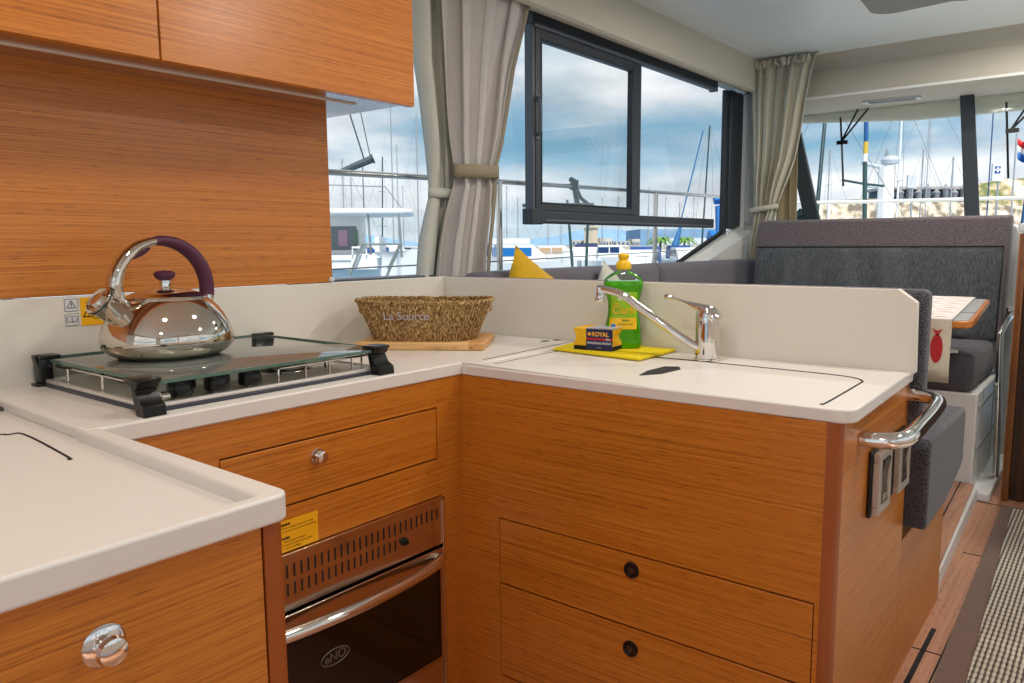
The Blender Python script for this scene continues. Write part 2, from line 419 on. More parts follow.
# sliding window -> window_2
w2 = thing('window_2', '', ''); del w2['label'], w2['category']; w2['kind'] = 'structure'; w2.location = (2.0, .66, 1.12)
m_ = MB(); m_.box(1.165, 2.88, .655, .698, 1.892, 1.948); m_.box(1.175, 2.87, .650, .68, 1.880, 1.896, 1); m_.box(2.87, 2.90, .65, .695, 1.878, 1.935, 1)
m_.build('track_top', [FRAME, FRAME2], w2, bevel=.004)
m_ = MB(); m_.box(1.15, 2.90, .655, .698, 1.117, 1.168); m_.box(1.148, 1.225, .648, .70, 1.112, 1.176, 0); m_.box(1.24, 2.88, .650, .66, 1.122, 1.134, 1)
m_.build('track_bottom', [FRAME, FRAME2], w2, bevel=.004)
m_ = MB(); m_.box(1.168, 1.185, .66, .70, 1.165, 1.90); m_.build('jamb', FRAME2, w2, bevel=.003)
m_ = MB()
m_.box(1.192, 1.228, .662, .688, 1.168, 1.892); m_.box(1.968, 2.045, .662, .688, 1.168, 1.892); m_.box(1.228, 1.968, .662, .688, 1.846, 1.892); m_.box(1.228, 1.968, .662, .688, 1.168, 1.198)
m_.box(1.228, 1.236, .660, .69, 1.196, 1.848, 1); m_.box(1.958, 1.970, .660, .69, 1.196, 1.848, 1); m_.box(1.228, 1.97, .660, .69, 1.838, 1.848, 1); m_.box(1.228, 1.97, .660, .69, 1.196, 1.204, 1)
m_.build('sash', [FRAME, mat('frame_dark', (34, 38, 44), .4)], w2, bevel=.003)
m_ = MB(); m_.prism([(1.232, 1.20), (1.962, 1.20), (1.962, 1.842), (1.232, 1.842)], 'Y', .676, .680); m_.build('sash_pane', GLASS, w2)
m_ = MB(); m_.tube(smoothpath([(1.195, .662, 1.465), (1.190, .640, 1.48), (1.190, .636, 1.54), (1.190, .640, 1.60), (1.195, .662, 1.615)]), .007, 8); m_.box(1.185, 1.212, .655, .664, 1.45, 1.482); m_.box(1.185, 1.212, .655, .664, 1.598, 1.628)
m_.build('sash_handle', FRAME2, w2)
# windscreen -> window_3
w3 = thing('window_3', '', ''); del w3['label'], w3['category']; w3['kind'] = 'structure'; w3.location = (4, -.9, 1.0)
m_ = MB(); m_.box(3.895, 3.90, -2.5, .6, 1.0, 1.86); m_.build('pane', GLASS, w3)
m_ = MB(); m_.prism([(-.400, 1.868), (-.472, 1.868), (-.556, 1.0), (-.478, 1.0)], 'X', 3.86, 3.89); m_.build('mullion', mat('mullion_grey', (52, 60, 70), .4), w3, bevel=.006)
m_ = MB(); m_.prism([(.63, 1.868), (.533, 1.868), (.312, 1.0), (.41, 1.0)], 'X', 3.85, 3.89); m_.build('corner_pillar', mat('pillar_green_grey', (48, 58, 62), .4), w3, bevel=.008)
# dash below the windscreen
d = MB(); d.box(2.93, 3.36, -2.6, .33, 1.0, 1.10); d.box(3.40, 4.05, -2.6, .66, 1.0, 1.10); struct(d.build('trim_7', WHITE, bevel=.01))

# ------------------------------------------------------------------ galley cabinets
cab = thing('galley_cabinet', 'teak galley base unit with one drawer built around the oven', 'cabinet', (-.4, .25, 0))
m_ = MB()
# face panel around drawer and oven opening
m_.box(-.845, -.640, 0, .018, -.129, .724); m_.box(-.078, .0, 0, .018, -.129, .724); m_.box(-.640, -.078, 0, .018, .445, .534); m_.box(-.640, -.652+.0, 0, .018, .534, .66) if False else None
m_.box(-.640, -.078, 0, .018, .659, .724); m_.box(-.087, -.078, 0, .018, .534, .659)
m_.build('face_panel', TEAK, cab, smooth=0)
m_ = MB(); m_.box(-.85, -.0, .018, .50, -.129, .02); m_.box(-.85, -.835, .018, .50, .02, .70); m_.box(-.02, 0, .018, .50, .02, .70); m_.box(-.85, 0, .49, .51, .02, .70)
m_.build('carcass', mat('dark_cabinet_interior', (40, 24, 12), .7), cab)
dr = MB(); dr.box(-.638, -.090, -.001, .018, .538, .655); dr = dr.build('drawer', TEAK, cab, bevel=.001)
k = MB(); k.lathe([(r_*.74, h_*.6) for r_, h_ in [(.0, -.034), (.009, -.034), (.0155, -.031), (.018, -.025), (.017, -.020), (.012, -.017), (.012, -.006), (.0215, -.004), (.023, -.001), (.023, 0)]], (-.428, -.001, .618), 28, axis='Y')
k.build('knob', CHROME, dr)

def sticker(mb_, o, ex, ez, w, h, lines, size, mi_bg=0, mi_ink=1):
    pass
# warning sticker above oven
st = thing('warning_sticker', 'yellow warning sticker with small black print above the oven', 'sticker', (-.475, -.001, .445))
m_ = MB(); m_.box(-.530, -.434, -.0012, -.0003, .446, .508); m_.build('backing', YELLOWST, st)
m_ = MB(); y_ = -.0013
for i, (s, x, bold) in enumerate([('WARNING', -.520, .0004), ('Provide ventilation when the cooking', -.489, 0), ('oven is in use. Do not use for space heating.', -.489, 0), ('', 0, 0), ('DANGER', -.520, .0004), ('Fournissez la ventilation,', -.495, 0), ('lorsque fonctionne. Ne pas utiliser', -.489, 0), ('pour le chauffage', -.500, 0)]):
    if s: m_.text(s, .0062 if bold else .0050, frame_m((x+.006, y_, .500-.0068*i), (1, 0, 0), (0, 0, 1)), 0, .0001, bold)
m_.build('print', INK, st)

# oven
ov = thing('oven', 'built-in stainless steel marine oven with dark glass door below the drawer', 'oven', (-.36, .2, 0))
m_ = MB(); m_.box(-.628, -.082, -.006, .012, .328, .440); m_.box(-.632, -.078, -.010, .004, .436, .444); m_.box(-.083, -.077, -.010, .004, -.12, .444)
m_.build('vent_panel', mat('oven_steel', (206, 188, 170), .14, 1.), ov, bevel=.001)
m_ = MB()
for i in range(32):
    x = -.616+.0166*i
    m_.box(x, x+.0042, -.0066, -.0058, .394, .420)
    if x < -.225: m_.box(x, x+.0042, -.0066, -.0058, .358, .383)
m_.build('vent_slots', INK, ov)
m_ = MB(); m_.lathe([(0, -.018), (.006, -.017), (.0075, -.013), (.0075, -.010), (.010, -.009), (.010, -.006)], (-.206, 0, .372), 20, axis='Y'); m_.build('ignition_button', BLACK, ov)
m_ = MB(); m_.box(-.628, -.084, -.012, .012, .045, .322)
dr = m_.build('door', mat('oven_steel', (0, 0, 0)), ov, bevel=.002)
m_ = MB(); m_.box(-.610, -.098, -.0135, -.0115, .052, .272); m_.build('door_glass', OVENGLASS, dr, bevel=.0004)
m_ = MB()
path = [(-.610, -.012, .302), (-.605, -.026, .301), (-.56, -.040, .300), (-.47, -.052, .300), (-.36, -.058, .300), (-.25, -.052, .300), (-.16, -.040, .300), (-.110, -.026, .301), (-.104, -.012, .302)]
m_.tube(smoothpath(path, 5), .0130, 16); m_.build('door_handle', CHROME, dr)
m_ = MB(); m_.tube([(-.413+.036*math.cos(a), -.0138, .193+.0165*math.sin(a)) for a in [2*PI*i/32 for i in range(32)]], .0014, 6, closed=True)
m_.text('eNO', .027, frame_m((-.413, -.0138, .193), (1, 0, 0), (0, 0, 1)), 0, .0002, .0004); m_.build('emblem', mat('logo_grey', (92, 84, 70), .4), dr)
m_ = MB(); m_.box(-.628, -.084, -.006, .012, -.125, .040); m_.build('kick_panel', MATS['oven_steel'], ov)
m_ = MB(); m_.box(-.62, -.09, .019, .42, .03, .435); m_.build('oven_body', BLACK, ov)

# peninsula cabinet
pc = thing('peninsula_cabinet', 'teak sink peninsula unit with two latched drawers and wooden end panel', 'cabinet', (.25, -.44, 0))
m_ = MB(); m_.box(0, .016, -.850, -.842, -.129, .724); m_.box(0, .016, -.115, -.0, -.129, .724); m_.box(0, .016, -.842, -.115, .3935, .724)
m_.build('front_panel', TEAK, pc, smooth=0)
m_ = MB(); m_.box(.03, .5435, -.872, -.856, 0, .724); m_.build('end_panel', TEAK, pc, smooth=0)
m_ = MB(); m_.prism([(.0, -.848), (.0015, -.858), (.008, -.866), (.018, -.8715), (.032, -.872), (.032, -.848)], 'Z', .0005, .724); m_.build('corner_post', TRIMW, pc)
m_ = MB(); m_.box(.016, .50, -.85, -.84, .02, .70); m_.box(.48, .50, -.84, -.0, .02, .70); m_.box(.016, .5, -.84, 0, 0, .02); m_.build('carcass', MATS['dark_cabinet_interior'], pc)
for z0, z1, kz in ((.2335, .390, .358), (.0, .2295, .184)):
    m_ = MB(); m_.box(-.0012, .016, -.840, -.117, z0, z1); dd = m_.build('drawer', TEAK, pc, bevel=.001)
    m_ = MB(); m_.lathe([(0, -.0045), (.008, -.0045), (.0085, -.003), (.0095, -.003), (.011, -.0055), (.0165, -.0045), (.0175, -.001), (.0175, .0)], (-.0012, -.472, kz), 28, axis='X', mis=[1, 1, 1, 0, 0, 0, 0])
    m_.build('push_latch', [mat('latch_black', (22, 18, 16), .3), mat('latch_centre', (64, 40, 26), .35)], dd)
m_ = MB(); m_.box(0, .004, -.842, -.115, -.129, -.004); m_.build('plinth', TEAK, pc)

# seat end panel beyond the splashback
m_ = MB(); m_.box(.545, 1.078, -.872, -.852, 0, .345)
sb = thing('aft_dinette_bench', 'teak-sided seat base directly behind the sink peninsula', 'seat base', (.8, -.2, 0))
m_.build('end_panel', TEAK, sb, smooth=0)
m_ = MB(); m_.box(.545, 1.07, -.852, .55, 0, .36); m_.build('box', WHITE, sb)

# hand rail on end panel
m_ = MB(); m_.tube(smoothpath([(.135, -.872, .672), (.138, -.905, .672), (.150, -.932, .674), (.190, -.944, .676), (.30, -.945, .680), (.42, -.944, .686), (.490, -.938, .690), (.517, -.912, .694), (.520, -.872, .695)], 5), .0155, 18)

tag(m_.build('grab_rail', CHROME), 'chrome tubular grab rail on the end of the sink peninsula', 'handrail')
# two switches
for x0, lab in ((.205, 'left rocker switch plate under the grab rail nearer the worktop corner'), (.378, 'right rocker switch plate under the grab rail nearer the seat cushion')):
    sw = thing('light_switch', lab, 'switch', (x0+.05, -.872, .495), 'rocker switches on the peninsula end')
    m_ = MB(); m_.box(x0-.004, x0+.104, -.880, -.8725, .500, .632); m_.build('base_plate', BLACK, sw, bevel=.002)
    m_ = MB(); m_.box(x0, x0+.10, -.893, -.880, .505, .522); m_.box(x0, x0+.10, -.893, -.880, .612, .628); m_.box(x0, x0+.022, -.893, -.880, .522, .612); m_.box(x0+.078, x0+.10, -.893, -.880, .522, .612); m_.build('frame', mat('satin_nickel', (186, 180, 168), .35, .5), sw, bevel=.002)
    m_ = MB(); m_.prism([(-.880, .522), (-.893, .522), (-.889, .567), (-.897, .612), (-.880, .612)], 'X', x0+.024, x0+.076); m_.build('rocker', mat('rocker_black', (36, 30, 30), .25), sw, bevel=.002)
    m_ = MB(); m_.box(x0+.036, x0+.064, -.8925, -.8905, .527, .541); m_.build('indicator_window', STEEL, sw)

# left refrigerator cabinet
lc = thing('fridge_cabinet', 'teak cabinet with round chrome knob in the left foreground', 'cabinet', (-1.3, -.25, 0))
m_ = MB(); m_.box(-1.9, -.878, -.490, -.472, .32, .700+.022); dd = m_.build('drawer', TEAK, lc, bevel=.0015)
k = MB(); k.lathe([(r_*.80, h_*.8) for r_, h_ in [(0, -.030), (.010, -.030), (.0165, -.027), (.019, -.021), (.017, -.015), (.0135, -.012), (.0135, -.006), (.0225, -.004), (.0265, -.001), (.0265, 0)]], (-1.055, -.490, .652), 32, axis='Y'); k.build('knob', CHROME, dd)
m_ = MB(); m_.box(-1.9, -.878, -.490, -.472, -.10, .316); m_.build('door', TEAK, lc, bevel=.0015)
m_ = MB(); m_.prism([(-.876, -.491), (-.858, -.491), (-.850, -.487), (-.846, -.478), (-.846, -.46), (-.876, -.46)], 'Z', -.129, .724); m_.build('corner_post', TRIMW, lc)
m_ = MB(); m_.box(-.862, -.846, -.46, .0, -.129, .724); m_.build('side_panel', TEAK, lc)
m_ = MB(); m_.box(-1.9, -.88, -.465, .50, -.129, .722); m_.build('carcass', MATS['dark_cabinet_interior'], lc)

# worktop ----------------------------------------------------------------
wt = thing('worktop', 'white U-shaped solid surface galley worktop with raised edges', 'worktop', (-.3, 0, .724))
LZ = .736
m_ = MB()
# stove and corner region
m_.prism([(-.850, -.003), (.0, -.003), (.012, -.045), (.488, -.036), (.488, YW), (-.850, YW)], 'Z', .724, CZ)
# peninsula
cor = arc(.036, -.858, .034, 180, 270, 8)
m_.prism([(-.003, -.003)]+[(-.003, -.30)]+cor+[(.525, -.880), (.525, -.80), (.488, -.80), (.488, -.036), (.012, -.045)], 'Z', .724, .7485)
# thin rim along the front of the sink region near the inner corner
_a = [(.0004, .002, .7538), (.034, .002, .7538), (.010, -.50, .7488), (.0004, -.50, .7488)]; _b = [(p[0], p[1], .7478) for p in _a]
m_.face(_a); m_.face(_b[::-1])
for _i in range(4): m_.face([_a[_i], _b[_i], _b[(_i+1) % 4], _a[(_i+1) % 4]])
body = m_.build('slab', COUNTER, wt, bevel=.0035)
m_ = MB()
m_.prism([(-1.95, -.500), (-.870, -.500), (-.842, -.48), (-.842, YW), (-1.95, YW)], 'Z', .7225, LZ)
m_.prism([(-1.95, -.505), (-.866, -.505)]+arc(-.866, -.483, .022, -90, 0, 6)[1:]+[(-.838, .0), (-.838, .02), (-.864, .02), (-.878, -.484), (-1.95, -.484)], 'Z', .722, CZ)
m_.prism([(-.860, .0), (-.824, .0), (-.806, YW), (-.846, YW)], 'Z', .735, CZ+.001)
m_.build('fridge_section', COUNTER, wt, bevel=.004)
# lid gaps (the shadow in each gap is laid on as a dark strip)
m_ = MB()
lp = smoothpath([(.376, -.10, .7487), (.372, -.44, .7487), (.366, -.66, .7487), (.360, -.76, .7487), (.345, -.805, .7487), (.315, -.826, .7487), (.27, -.829, .7487), (.05, -.833, .7487), (.035, -.828, .7487)], 6)
m_.tube(lp, (.0014, .0022), 6); m_.build('lid_gap_shade', RUBBERGAP, wt); m_ = MB()
m_.tube([(.02, -.062, .7487), (.37, -.055, .7487), (.376, -.10, .7487)], (.0008, .0013), 6); m_.build('lid_gap_shade', RUBBERGAP, wt); m_ = MB()
m_.tube(smoothpath([(-1.4, .19, LZ+.0003), (-.97, .165, LZ+.0003), (-.915, .15, LZ+.0003), (-.898, .125, LZ+.0003), (-.913, -.07, LZ+.0003), (-.918, -.082, LZ+.0003)], 6), (.0014, .002), 6); m_.build('lid_gap_shade', RUBBERGAP, wt); m_ = MB()
m_.tube([(.06, -.02, CZ+.0003), (.48, .0, CZ+.0003)], (.0008, .0014), 6)
m_.build('lid_gap_shade', RUBBERGAP, wt)
m_ = MB(); m_.prism([(.108, -.423), (.155, -.452), (.235, -.458), (.262, -.442), (.245, -.412), (.167, -.410)], 'Z', .748, .7505); m_.build('finger_slot', RUBBERGAP, wt, bevel=.0008)
m_ = MB(); m_.prism([(-.86, .36), (-.83, .36), (-.822, .42), (-.85, .47), (-.90, .50), (-1.0, .50), (-1.0, .40)], 'Z', LZ, LZ+.007); m_.build('lid_hinge', mat('hinge_grey', (74, 70, 68), .5), wt, bevel=.002)
m_ = MB(); m_.box(.425, .452, .060, .078, CZ, CZ+.0012); m_.box(.470, .486, .048, .066, CZ, CZ+.0012); m_.build('vent_mark', GREYINK, wt)
# splashbacks
sp = thing('splashback', 'white upstand running behind the hob and along the sink peninsula', 'splashback', (0, .2, CZ))
m_ = MB()
m_.box(-1.95, .505, YW, YW+.016, CZ-.02, .930)
m_.build('galley_upstand', SPLASH, sp, bevel=.002)
m_ = MB(); m_.prism([(YW, CZ-.02), (YW, .930), (-.848, .930), (-.886, .902), (-.890, CZ-.005), (-.876, CZ-.02)], 'X', .490, .512); m_.build('peninsula_upstand', SPLASH, sp, bevel=.002)
m_ = MB(); m_.box(.493, .509, -.846, YW-.01, .929, .9312); m_.build('top_edge', mat('mauve_edge', (120, 106, 116), .5), sp)
# teak wall panel
m_ = MB(); m_.box(-1.95, .036, YW, YW+.05, .932, 1.412); tag(m_.build('wall_panel', TEAK, bevel=.001), 'large teak veneer panel on the wall behind the kettle', 'wall panel')
m_ = MB(); m_.lathe([(0, -.012), (.004, -.011), (.005, -.004), (.007, -.003), (.007, 0)], (.030, YW, .938), 16, axis='Y'); tag(m_.build('hook', WHITE), 'tiny white stud at the lower right corner of the teak wall panel', 'hook')
# safety stickers on splashback
st = thing('hazard_sticker', 'yellow hazard sticker with warning triangle on splashback beside kettle', 'sticker', (-.6, YW, .86))
YS = YW-.0012
m_ = MB(); m_.box(-.640, -.535, YS, YW-.0003, .866, .926); m_.build('backing', YELLOWST, st)
m_ = MB()
def tri(mb_, cx, cz, r, y, th=.0012):
    P = [(cx+r*math.cos(rad(a)), y, cz+r*math.sin(rad(a))) for a in (90, 210, 330)]
    for i in range(3): mb_.tube([P[i], P[(i+1) % 3]], th, 6)
    mb_.box(cx-.0009, cx+.0009, y-.0006, y, cz-.001, cz+r*.5); mb_.box(cx-.0009, cx+.0009, y-.0006, y, cz-.005, cz-.003)
tri(m_, -.625, .891, .012, YS)
for x, z, s in [(-.612, .915, 'AVERTISSEMENT'), (-.588, .907, 'WARNING'), (-.583, .890, 'Pour eviter les brulures'), (-.590, .881, 'lorsque l\'appareil est chaud'), (-.578, .873, 'ne pas toucher')]:
    m_.text(s, .0065 if 'NG' in s or 'AV' in s else .006, frame_m((x+.008, YS-.0002, z), (1, 0, 0), (0, 0, 1)), 0, .0001, .0001)
m_.build('print', INK, st)
for z0, z1, lab in ((.899, .925, 'small white warning triangle sticker, upper of the two beside yellow sticker'), (.868, .894, 'small white open-book sticker, lower of the two beside yellow sticker')):
    s2 = thing('symbol_sticker', lab, 'sticker', (-.658, YW, z0), 'white symbol stickers on the splashback')
    m_ = MB(); m_.box(-.672, -.645, YS, YW-.0003, z0, z1); m_.build('backing', mat('sticker_white', (214, 214, 214), .5), s2)
    m_ = MB()
    bx = [(-.6715, YS, z0+.0005), (-.6455, YS, z0+.0005), (-.6455, YS, z1-.0005), (-.6715, YS, z1-.0005)]
    for i in range(4): m_.tube([bx[i], bx[(i+1) % 4]], .0005, 4)
    zc = (z0+z1)/2
    if z0 > .89: tri(m_, -.6585, zc-.001, .0105, YS, .0009)
    else:
        for sx in (-1, 1):
            m_.tube([(-.6585, YS, zc-.006), (-.6585+sx*.004, YS, zc-.004), (-.6585+sx*.010, YS, zc-.006), (-.6585+sx*.010, YS, zc+.006), (-.6585+sx*.004, YS, zc+.008), (-.6585, YS, zc+.006), (-.6585, YS, zc-.006)], .0008, 4)
    m_.build('print', GREYINK, s2)

# upper cabinet -----------------------------------------------------------
uc = thing('wall_cabinet', 'teak wall cabinet with two doors above the galley', 'cabinet', (-.9, .45, 1.405))
m_ = MB(); m_.box(-1.95, .150, .322, .66, 1.412, 2.085); m_.build('carcass', TEAKF, uc)
m_ = MB(); m_.box(-1.95, .150, .31, .66, 1.4085, 1.413); m_.build('bottom_panel', wood('teak_glossy_level', [(120, 66, 26), (150, 88, 40), (172, 108, 56)], 'X', .12, 150, 1.6, .8), uc)
for x0, x1 in ((-1.95, -.5445), (-.5405, .158)):
    m_ = MB(); m_.box(x0, x1, .298, .320, 1.402, 2.085); m_.build('door', TEAK, uc, bevel=.0012)
m_ = MB(); m_.box(-.215, -.165, .322, .330, 1.4062, 1.4087); m_.build('catch', BLACK, uc)
m_ = MB(); m_.box(-1.95, .05, .408, .418, 1.405, 1.4087); m_.build('light_strip', mat('frosted_strip', (226, 220, 208), .4), uc)
m_ = MB(); m_.box(.152, .157, .31, .66, 1.41, 2.085); m_.build('end_panel', WHITE, uc)

# ------------------------------------------------------------------ hob
hob = thing('gas_hob', 'stainless steel gas hob with glass lid and black knobs set in worktop', 'hob', (-.45, .26, CZ))
X0, X1, Y0, Y1 = -.742, -.200, .036, .492
m_ = MB()
m_.box(X0, X1, Y0, Y1, CZ, .7605, 0, .002); m_.build('base_seal', mat('hob_dark_edge', (58, 60, 72), .4), hob)
m_ = MB()
m_.box(X0+.006, X1-.006, Y0+.006, Y1-.006, .7605, .7635); 
for a in ((X0+.004, X1-.004, Y0+.004, Y0+.018), (X0+.004, X1-.004, Y1-.018, Y1-.004), (X0+.004, X0+.018, Y0+.004, Y1-.004), (X1-.018, X1-.004, Y0+.004, Y1-.004)):
    m_.box(a[0], a[1], a[2], a[3], .7605, .768, 0, .002)
m_.build('tray', mat('tray_steel', (226, 220, 212), .34, .45), hob)
m_ = MB(); m_.box(-.71, -.235, .058, .165, .7635, .7650); m_.build('control_strip', mat('hob_control_strip', (176, 166, 154), .34, .5), hob)
for x, y in ((-.668, .068), (-.598, .066), (-.528, .066), (-.628, .128), (-.555, .132)):
    m_ = MB(); m_.lathe([(.008, .7635), (.008, .771), (.0205, .7715), (.0222, .775), (.0212, .792), (.018, .7965), (0, .7975)], (x, y, 0), 28, mis=[1, 1, 0, 0, 0, 0]); m_.box(x-.0015, x+.0015, y-.018, y-.004, .793, .7975, 0)
    m_.build('knob', [BLACK, CHROME], hob)
for x, y, r in ((-.350, .20, .042), (-.585, .33, .050), (-.36, .385, .036)):
    m_ = MB(); m_.lathe([(r*1.35, .7635), (r*1.3, .766), (r*.95, .768), (r*.95, .776), (r, .777), (r, .782), (r*.9, .784)], (x, y, 0), 36, mis=[0, 0, 0, 0, 1, 1])
    m_.lathe([(r*.78, .784), (r*.76, .788), (0, .789)], (x, y, 0), 30, 1)
    bu = m_.build('burner', [HOBSTEEL, mat('burner_black', (28, 26, 26), .6)], hob)
    m_ = MB()
    for a in range(4):
        q = rad(45+90*a); c_, s__ = math.cos(q), math.sin(q)
        m_.tube([(x+c_*r*2.0, y+s__*r*2.0, .765), (x+c_*r*1.9, y+s__*r*1.9, .7935), (x+c_*r*.9, y+s__*r*.9, .7955)], .0026, 8)
    m_.tube([(x+r*.95*math.cos(q_), y+r*.95*math.sin(q_), .795) for q_ in [2*PI*i_/24 for i_ in range(24)]], .002, 6, closed=True)
    m_.build('pan_support', mat('enamel_black', (20, 20, 20), .4), bu)
m_ = MB()
zr = .7945
rp = []
xa, xb, ya, yb = X0+.022, X1-.022, Y0+.022, Y1-.022
for cx, cy, a0 in ((xb-.02, yb-.02, 0), (xa+.02, yb-.02, 90), (xa+.02, ya+.02, 180), (xb-.02, ya+.02, 270)):
    rp += [(x, y, zr) for x, y in arc(cx, cy, .02, a0, a0+90, 5)]
rp = rp[:-6]+[]; rp = [(-.47, ya, .766), (-.47, ya, zr-.004), (-.466, ya, zr)]+[(x, y, zr) for x, y in arc(xb-.02, ya+.02, .02, 270, 360, 5)]+rp[0:12]+[(xa, ya+.035, zr), (xa, ya+.022, zr-.004), (xa, ya+.02, .766)]
m_.tube(rp, .0026, 8)
for x in (-.405, -.345, -.285, -.232): m_.tube([(x, ya, zr), (x, ya, .764)], .0026, 8)
for y in (.10, .25, .40): m_.tube([(xa, y, zr), (xa, y, .764)], .0026, 8); m_.tube([(xb, y, zr), (xb, y, .764)], .0026, 8)
for x in (-.6, -.4, -.3): m_.tube([(x, yb, zr), (x, yb, .764)], .0026, 8)
m_.build('fiddle_rail', CHROME, hob)
m_ = MB(); m_.box(-.726, -.212, .034, .505, .8030, .8080, 0, .001)
for a in ((-.727, -.211, .0325, .0345), (-.727, -.211, .5045, .5065)): m_.box(a[0], a[1], a[2], a[3], .8025, .8085, 1)
m_.box(-.7275, -.7255, .034, .505, .8025, .8085, 1); m_.box(-.2125, -.2105, .034, .505, .8025, .8085, 1)
m_.build('glass_lid', [LIDGLASS, EDGEGLASS], hob)
def clip(x0, x1, y0, y1, fy):
    m_ = MB()
    m_.box(x0, x1, y0, y1, .809, .8165, 0, .002)          # cap over the glass
    if fy < 0:
        m_.prism([(y0, .8165), (y0+.008, .800), (y0+.014, .797), (y0+.004, .780), (y0-.012, .772), (y0-.014, CZ), (y0+.012, CZ), (y0+.020, .775), (y0+.026, .802), (y1, .8085)], 'X', x0+.002, x1-.002)
    else:
        m_.box(x0+.001, x0+.026, y0+.002, y1-.004, CZ+.006, .812, 0, .003); m_.prism([(x0-.004, .8165), (x0+.010, .8165), (x0+.010, CZ+.004), (x0+.004, CZ+.004), (x0+.002, .785)], 'Y', y0+.01, y1-.01)
        m_.box(x0-.006, x0+.022, y0+.005, y1-.005, CZ, CZ+.006, 0, .001)
    m_.build('lid_clip', BLACK, hob, bevel=.001)
clip(-.765, -.722, .022, .070, -1)
clip(-.252, -.206, .022, .062, -1)
clip(-.748, -.706, .462, .502, 1)
m_ = MB(); m_.box(-.235, -.180, .490, .510, .8035, .8115, 0, .002); m_.box(-.212, -.203, .502, .508, CZ, .80); m_.build('lid_hinge', BLACK, hob)
m_ = MB(); m_.tube([(-.705, .066, .774), (-.690, .066, .774)], .008, 12); m_.tube([(-.722, .05, .797), (-.722, .05, .77), (-.712, .05, .766)], .0035, 8); m_.build('hinge_pin', CHROME, hob)

# ------------------------------------------------------------------ kettle
KL = Vector((-.546, .331, .808))
ket = thing('kettle', 'polished steel whistling kettle with plum handle standing on the hob lid', 'kettle', KL)
MK = Matrix.Translation(KL) @ Matrix.Rotation(rad(2), 4, 'Z')
m_ = MB()
prof = [(0, .002), (.092, .0), (.102, .002), (.116, .009), (.126, .019), (.1305, .030), (.1305, .040), (.128, .053), (.122, .069), (.1125, .086), (.101, .101), (.090, .112), (.084, .117), (.080, .120)]
m_.lathe(prof, (0, 0, 0), 64); m_.xf(MK); m_.build('body', KCHROME, ket, smooth=50)
m_ = MB(); m_.lathe([(.081, .118), (.0825, .1205), (.081, .1235), (.076, .1245), (.070, .128), (.054, .1345), (.033, .139), (.014, .141), (0, .1415)], (0, 0, 0), 56); m_.xf(MK); ld = m_.build('lid', KCHROME, ket, smooth=50)
m_ = MB(); m_.lathe([(.0105, .142), (.0105, .156), (.010, .158)], (.0, 0, 0), 24, 0)
m_.lathe([(.011, .156), (.018, .161), (.021, .167), (.0205, .172), (.015, .1755), (0, .177)], (0, 0, 0), 28, 1); m_.xf(MK); m_.build('lid_knob', [CHROME, PURPLE], ld, smooth=50)
# spout
def axm(o, d):
    d = Vector(d).normalized(); a = Vector((0, 0, 1)); q = a.rotation_difference(d); return Matrix.Translation(o) @ q.to_matrix().to_4x4()
m_ = MB()
SD = Vector((-.77, -.04, .62)).normalized(); SO = Vector((-.078, 0, .074))
m_.lathe([(.036, -.012), (.028, .004), (.023, .012), (.0235, .014), (.0235, .018), (.021, .020), (.021, .024)], (0, 0, 0), 32)
m_.lathe([(.0245, .024), (.026, .026), (.0275, .066), (.0300, .070), (.0305, .080), (.026, .083), (.023, .078), (.019, .078), (.014, .085), (0, .087)], (0, 0, 0), 32)
m_.xf(MK @ axm(SO, SD)); spt = m_.build('spout', KCHROME, ket, smooth=45)
m_ = MB(); m_.tube([tuple(Vector((.0303*math.cos(a), .0303*math.sin(a), .0755))) for a in [2*PI*i/32 for i in range(32)]], .0013, 6, closed=True); m_.xf(MK @ axm(SO, SD)); m_.build('spout_seal', BLACK, spt)
# handle : loop from spout over the top to the rear
def hp(a):   # angle in degrees, 180 = front (spout side), 0 = rear
    return Vector((-.006+.101*math.cos(rad(a)), 0, .137+.101*math.sin(rad(a))))
m_ = MB()
pts = [Vector((-.066, 0, .104)), Vector((-.086, 0, .106)), Vector((-.103, 0, .124))]+[hp(a) for a in range(170, 84, -8)]
rr = [(.010, .020), (.013, .021), (.0145, .020)]+[(.0145-.0055*i/10, .0195-.003*i/10) for i in range(11)]
m_.tube(pts, rr[:len(pts)], 20); m_.xf(MK); m_.build('handle_front', KCHROME, ket, smooth=60)
m_ = MB()
pts = [hp(a) for a in range(98, -14, -6)]
rr = [(.0095+.0055*math.sin(PI*.6*min(1, i/14)), .0170) for i in range(len(pts))]
m_.tube(pts, rr, 20); m_.xf(MK); m_.build('handle_grip', PURPLE, ket, smooth=60)
m_ = MB(); m_.tube([hp(-9), hp(-15), Vector((.086, 0, .106)), Vector((.078, 0, .100))], [(.0145, .0175), (.0145, .0175), (.013, .017), (.010, .014)], 18)
m_.xf(MK); m_.build('handle_bracket', CHROME, ket, smooth=60)
m_ = MB(); m_.tube([hp(a)*1.0+Vector((0, 0, -.006)) for a in (130, 125, 120, 115, 110, 105)], [(.003, .004), (.006, .007), (.008, .008), (.008, .008), (.006, .007), (.002, .003)], 14)
# inner trigger sits under the front of the loop
m_.xf(Matrix.Translation((.004, 0, -.006))); m_.xf(MK); m_.build('whistle_trigger', PURPLE, ket, smooth=60)

# ------------------------------------------------------------------ cutting board and basket
Bc = Vector((.179, .080, CZ)); uu = Vector((-.545, .839, 0)); vv = Vector((.839, .545, 0))
cen = Bc+uu*.175+vv*.1225
m_ = MB(); m_.box(-.1225, .1225, -.175, .175, 0, .0215, 0)

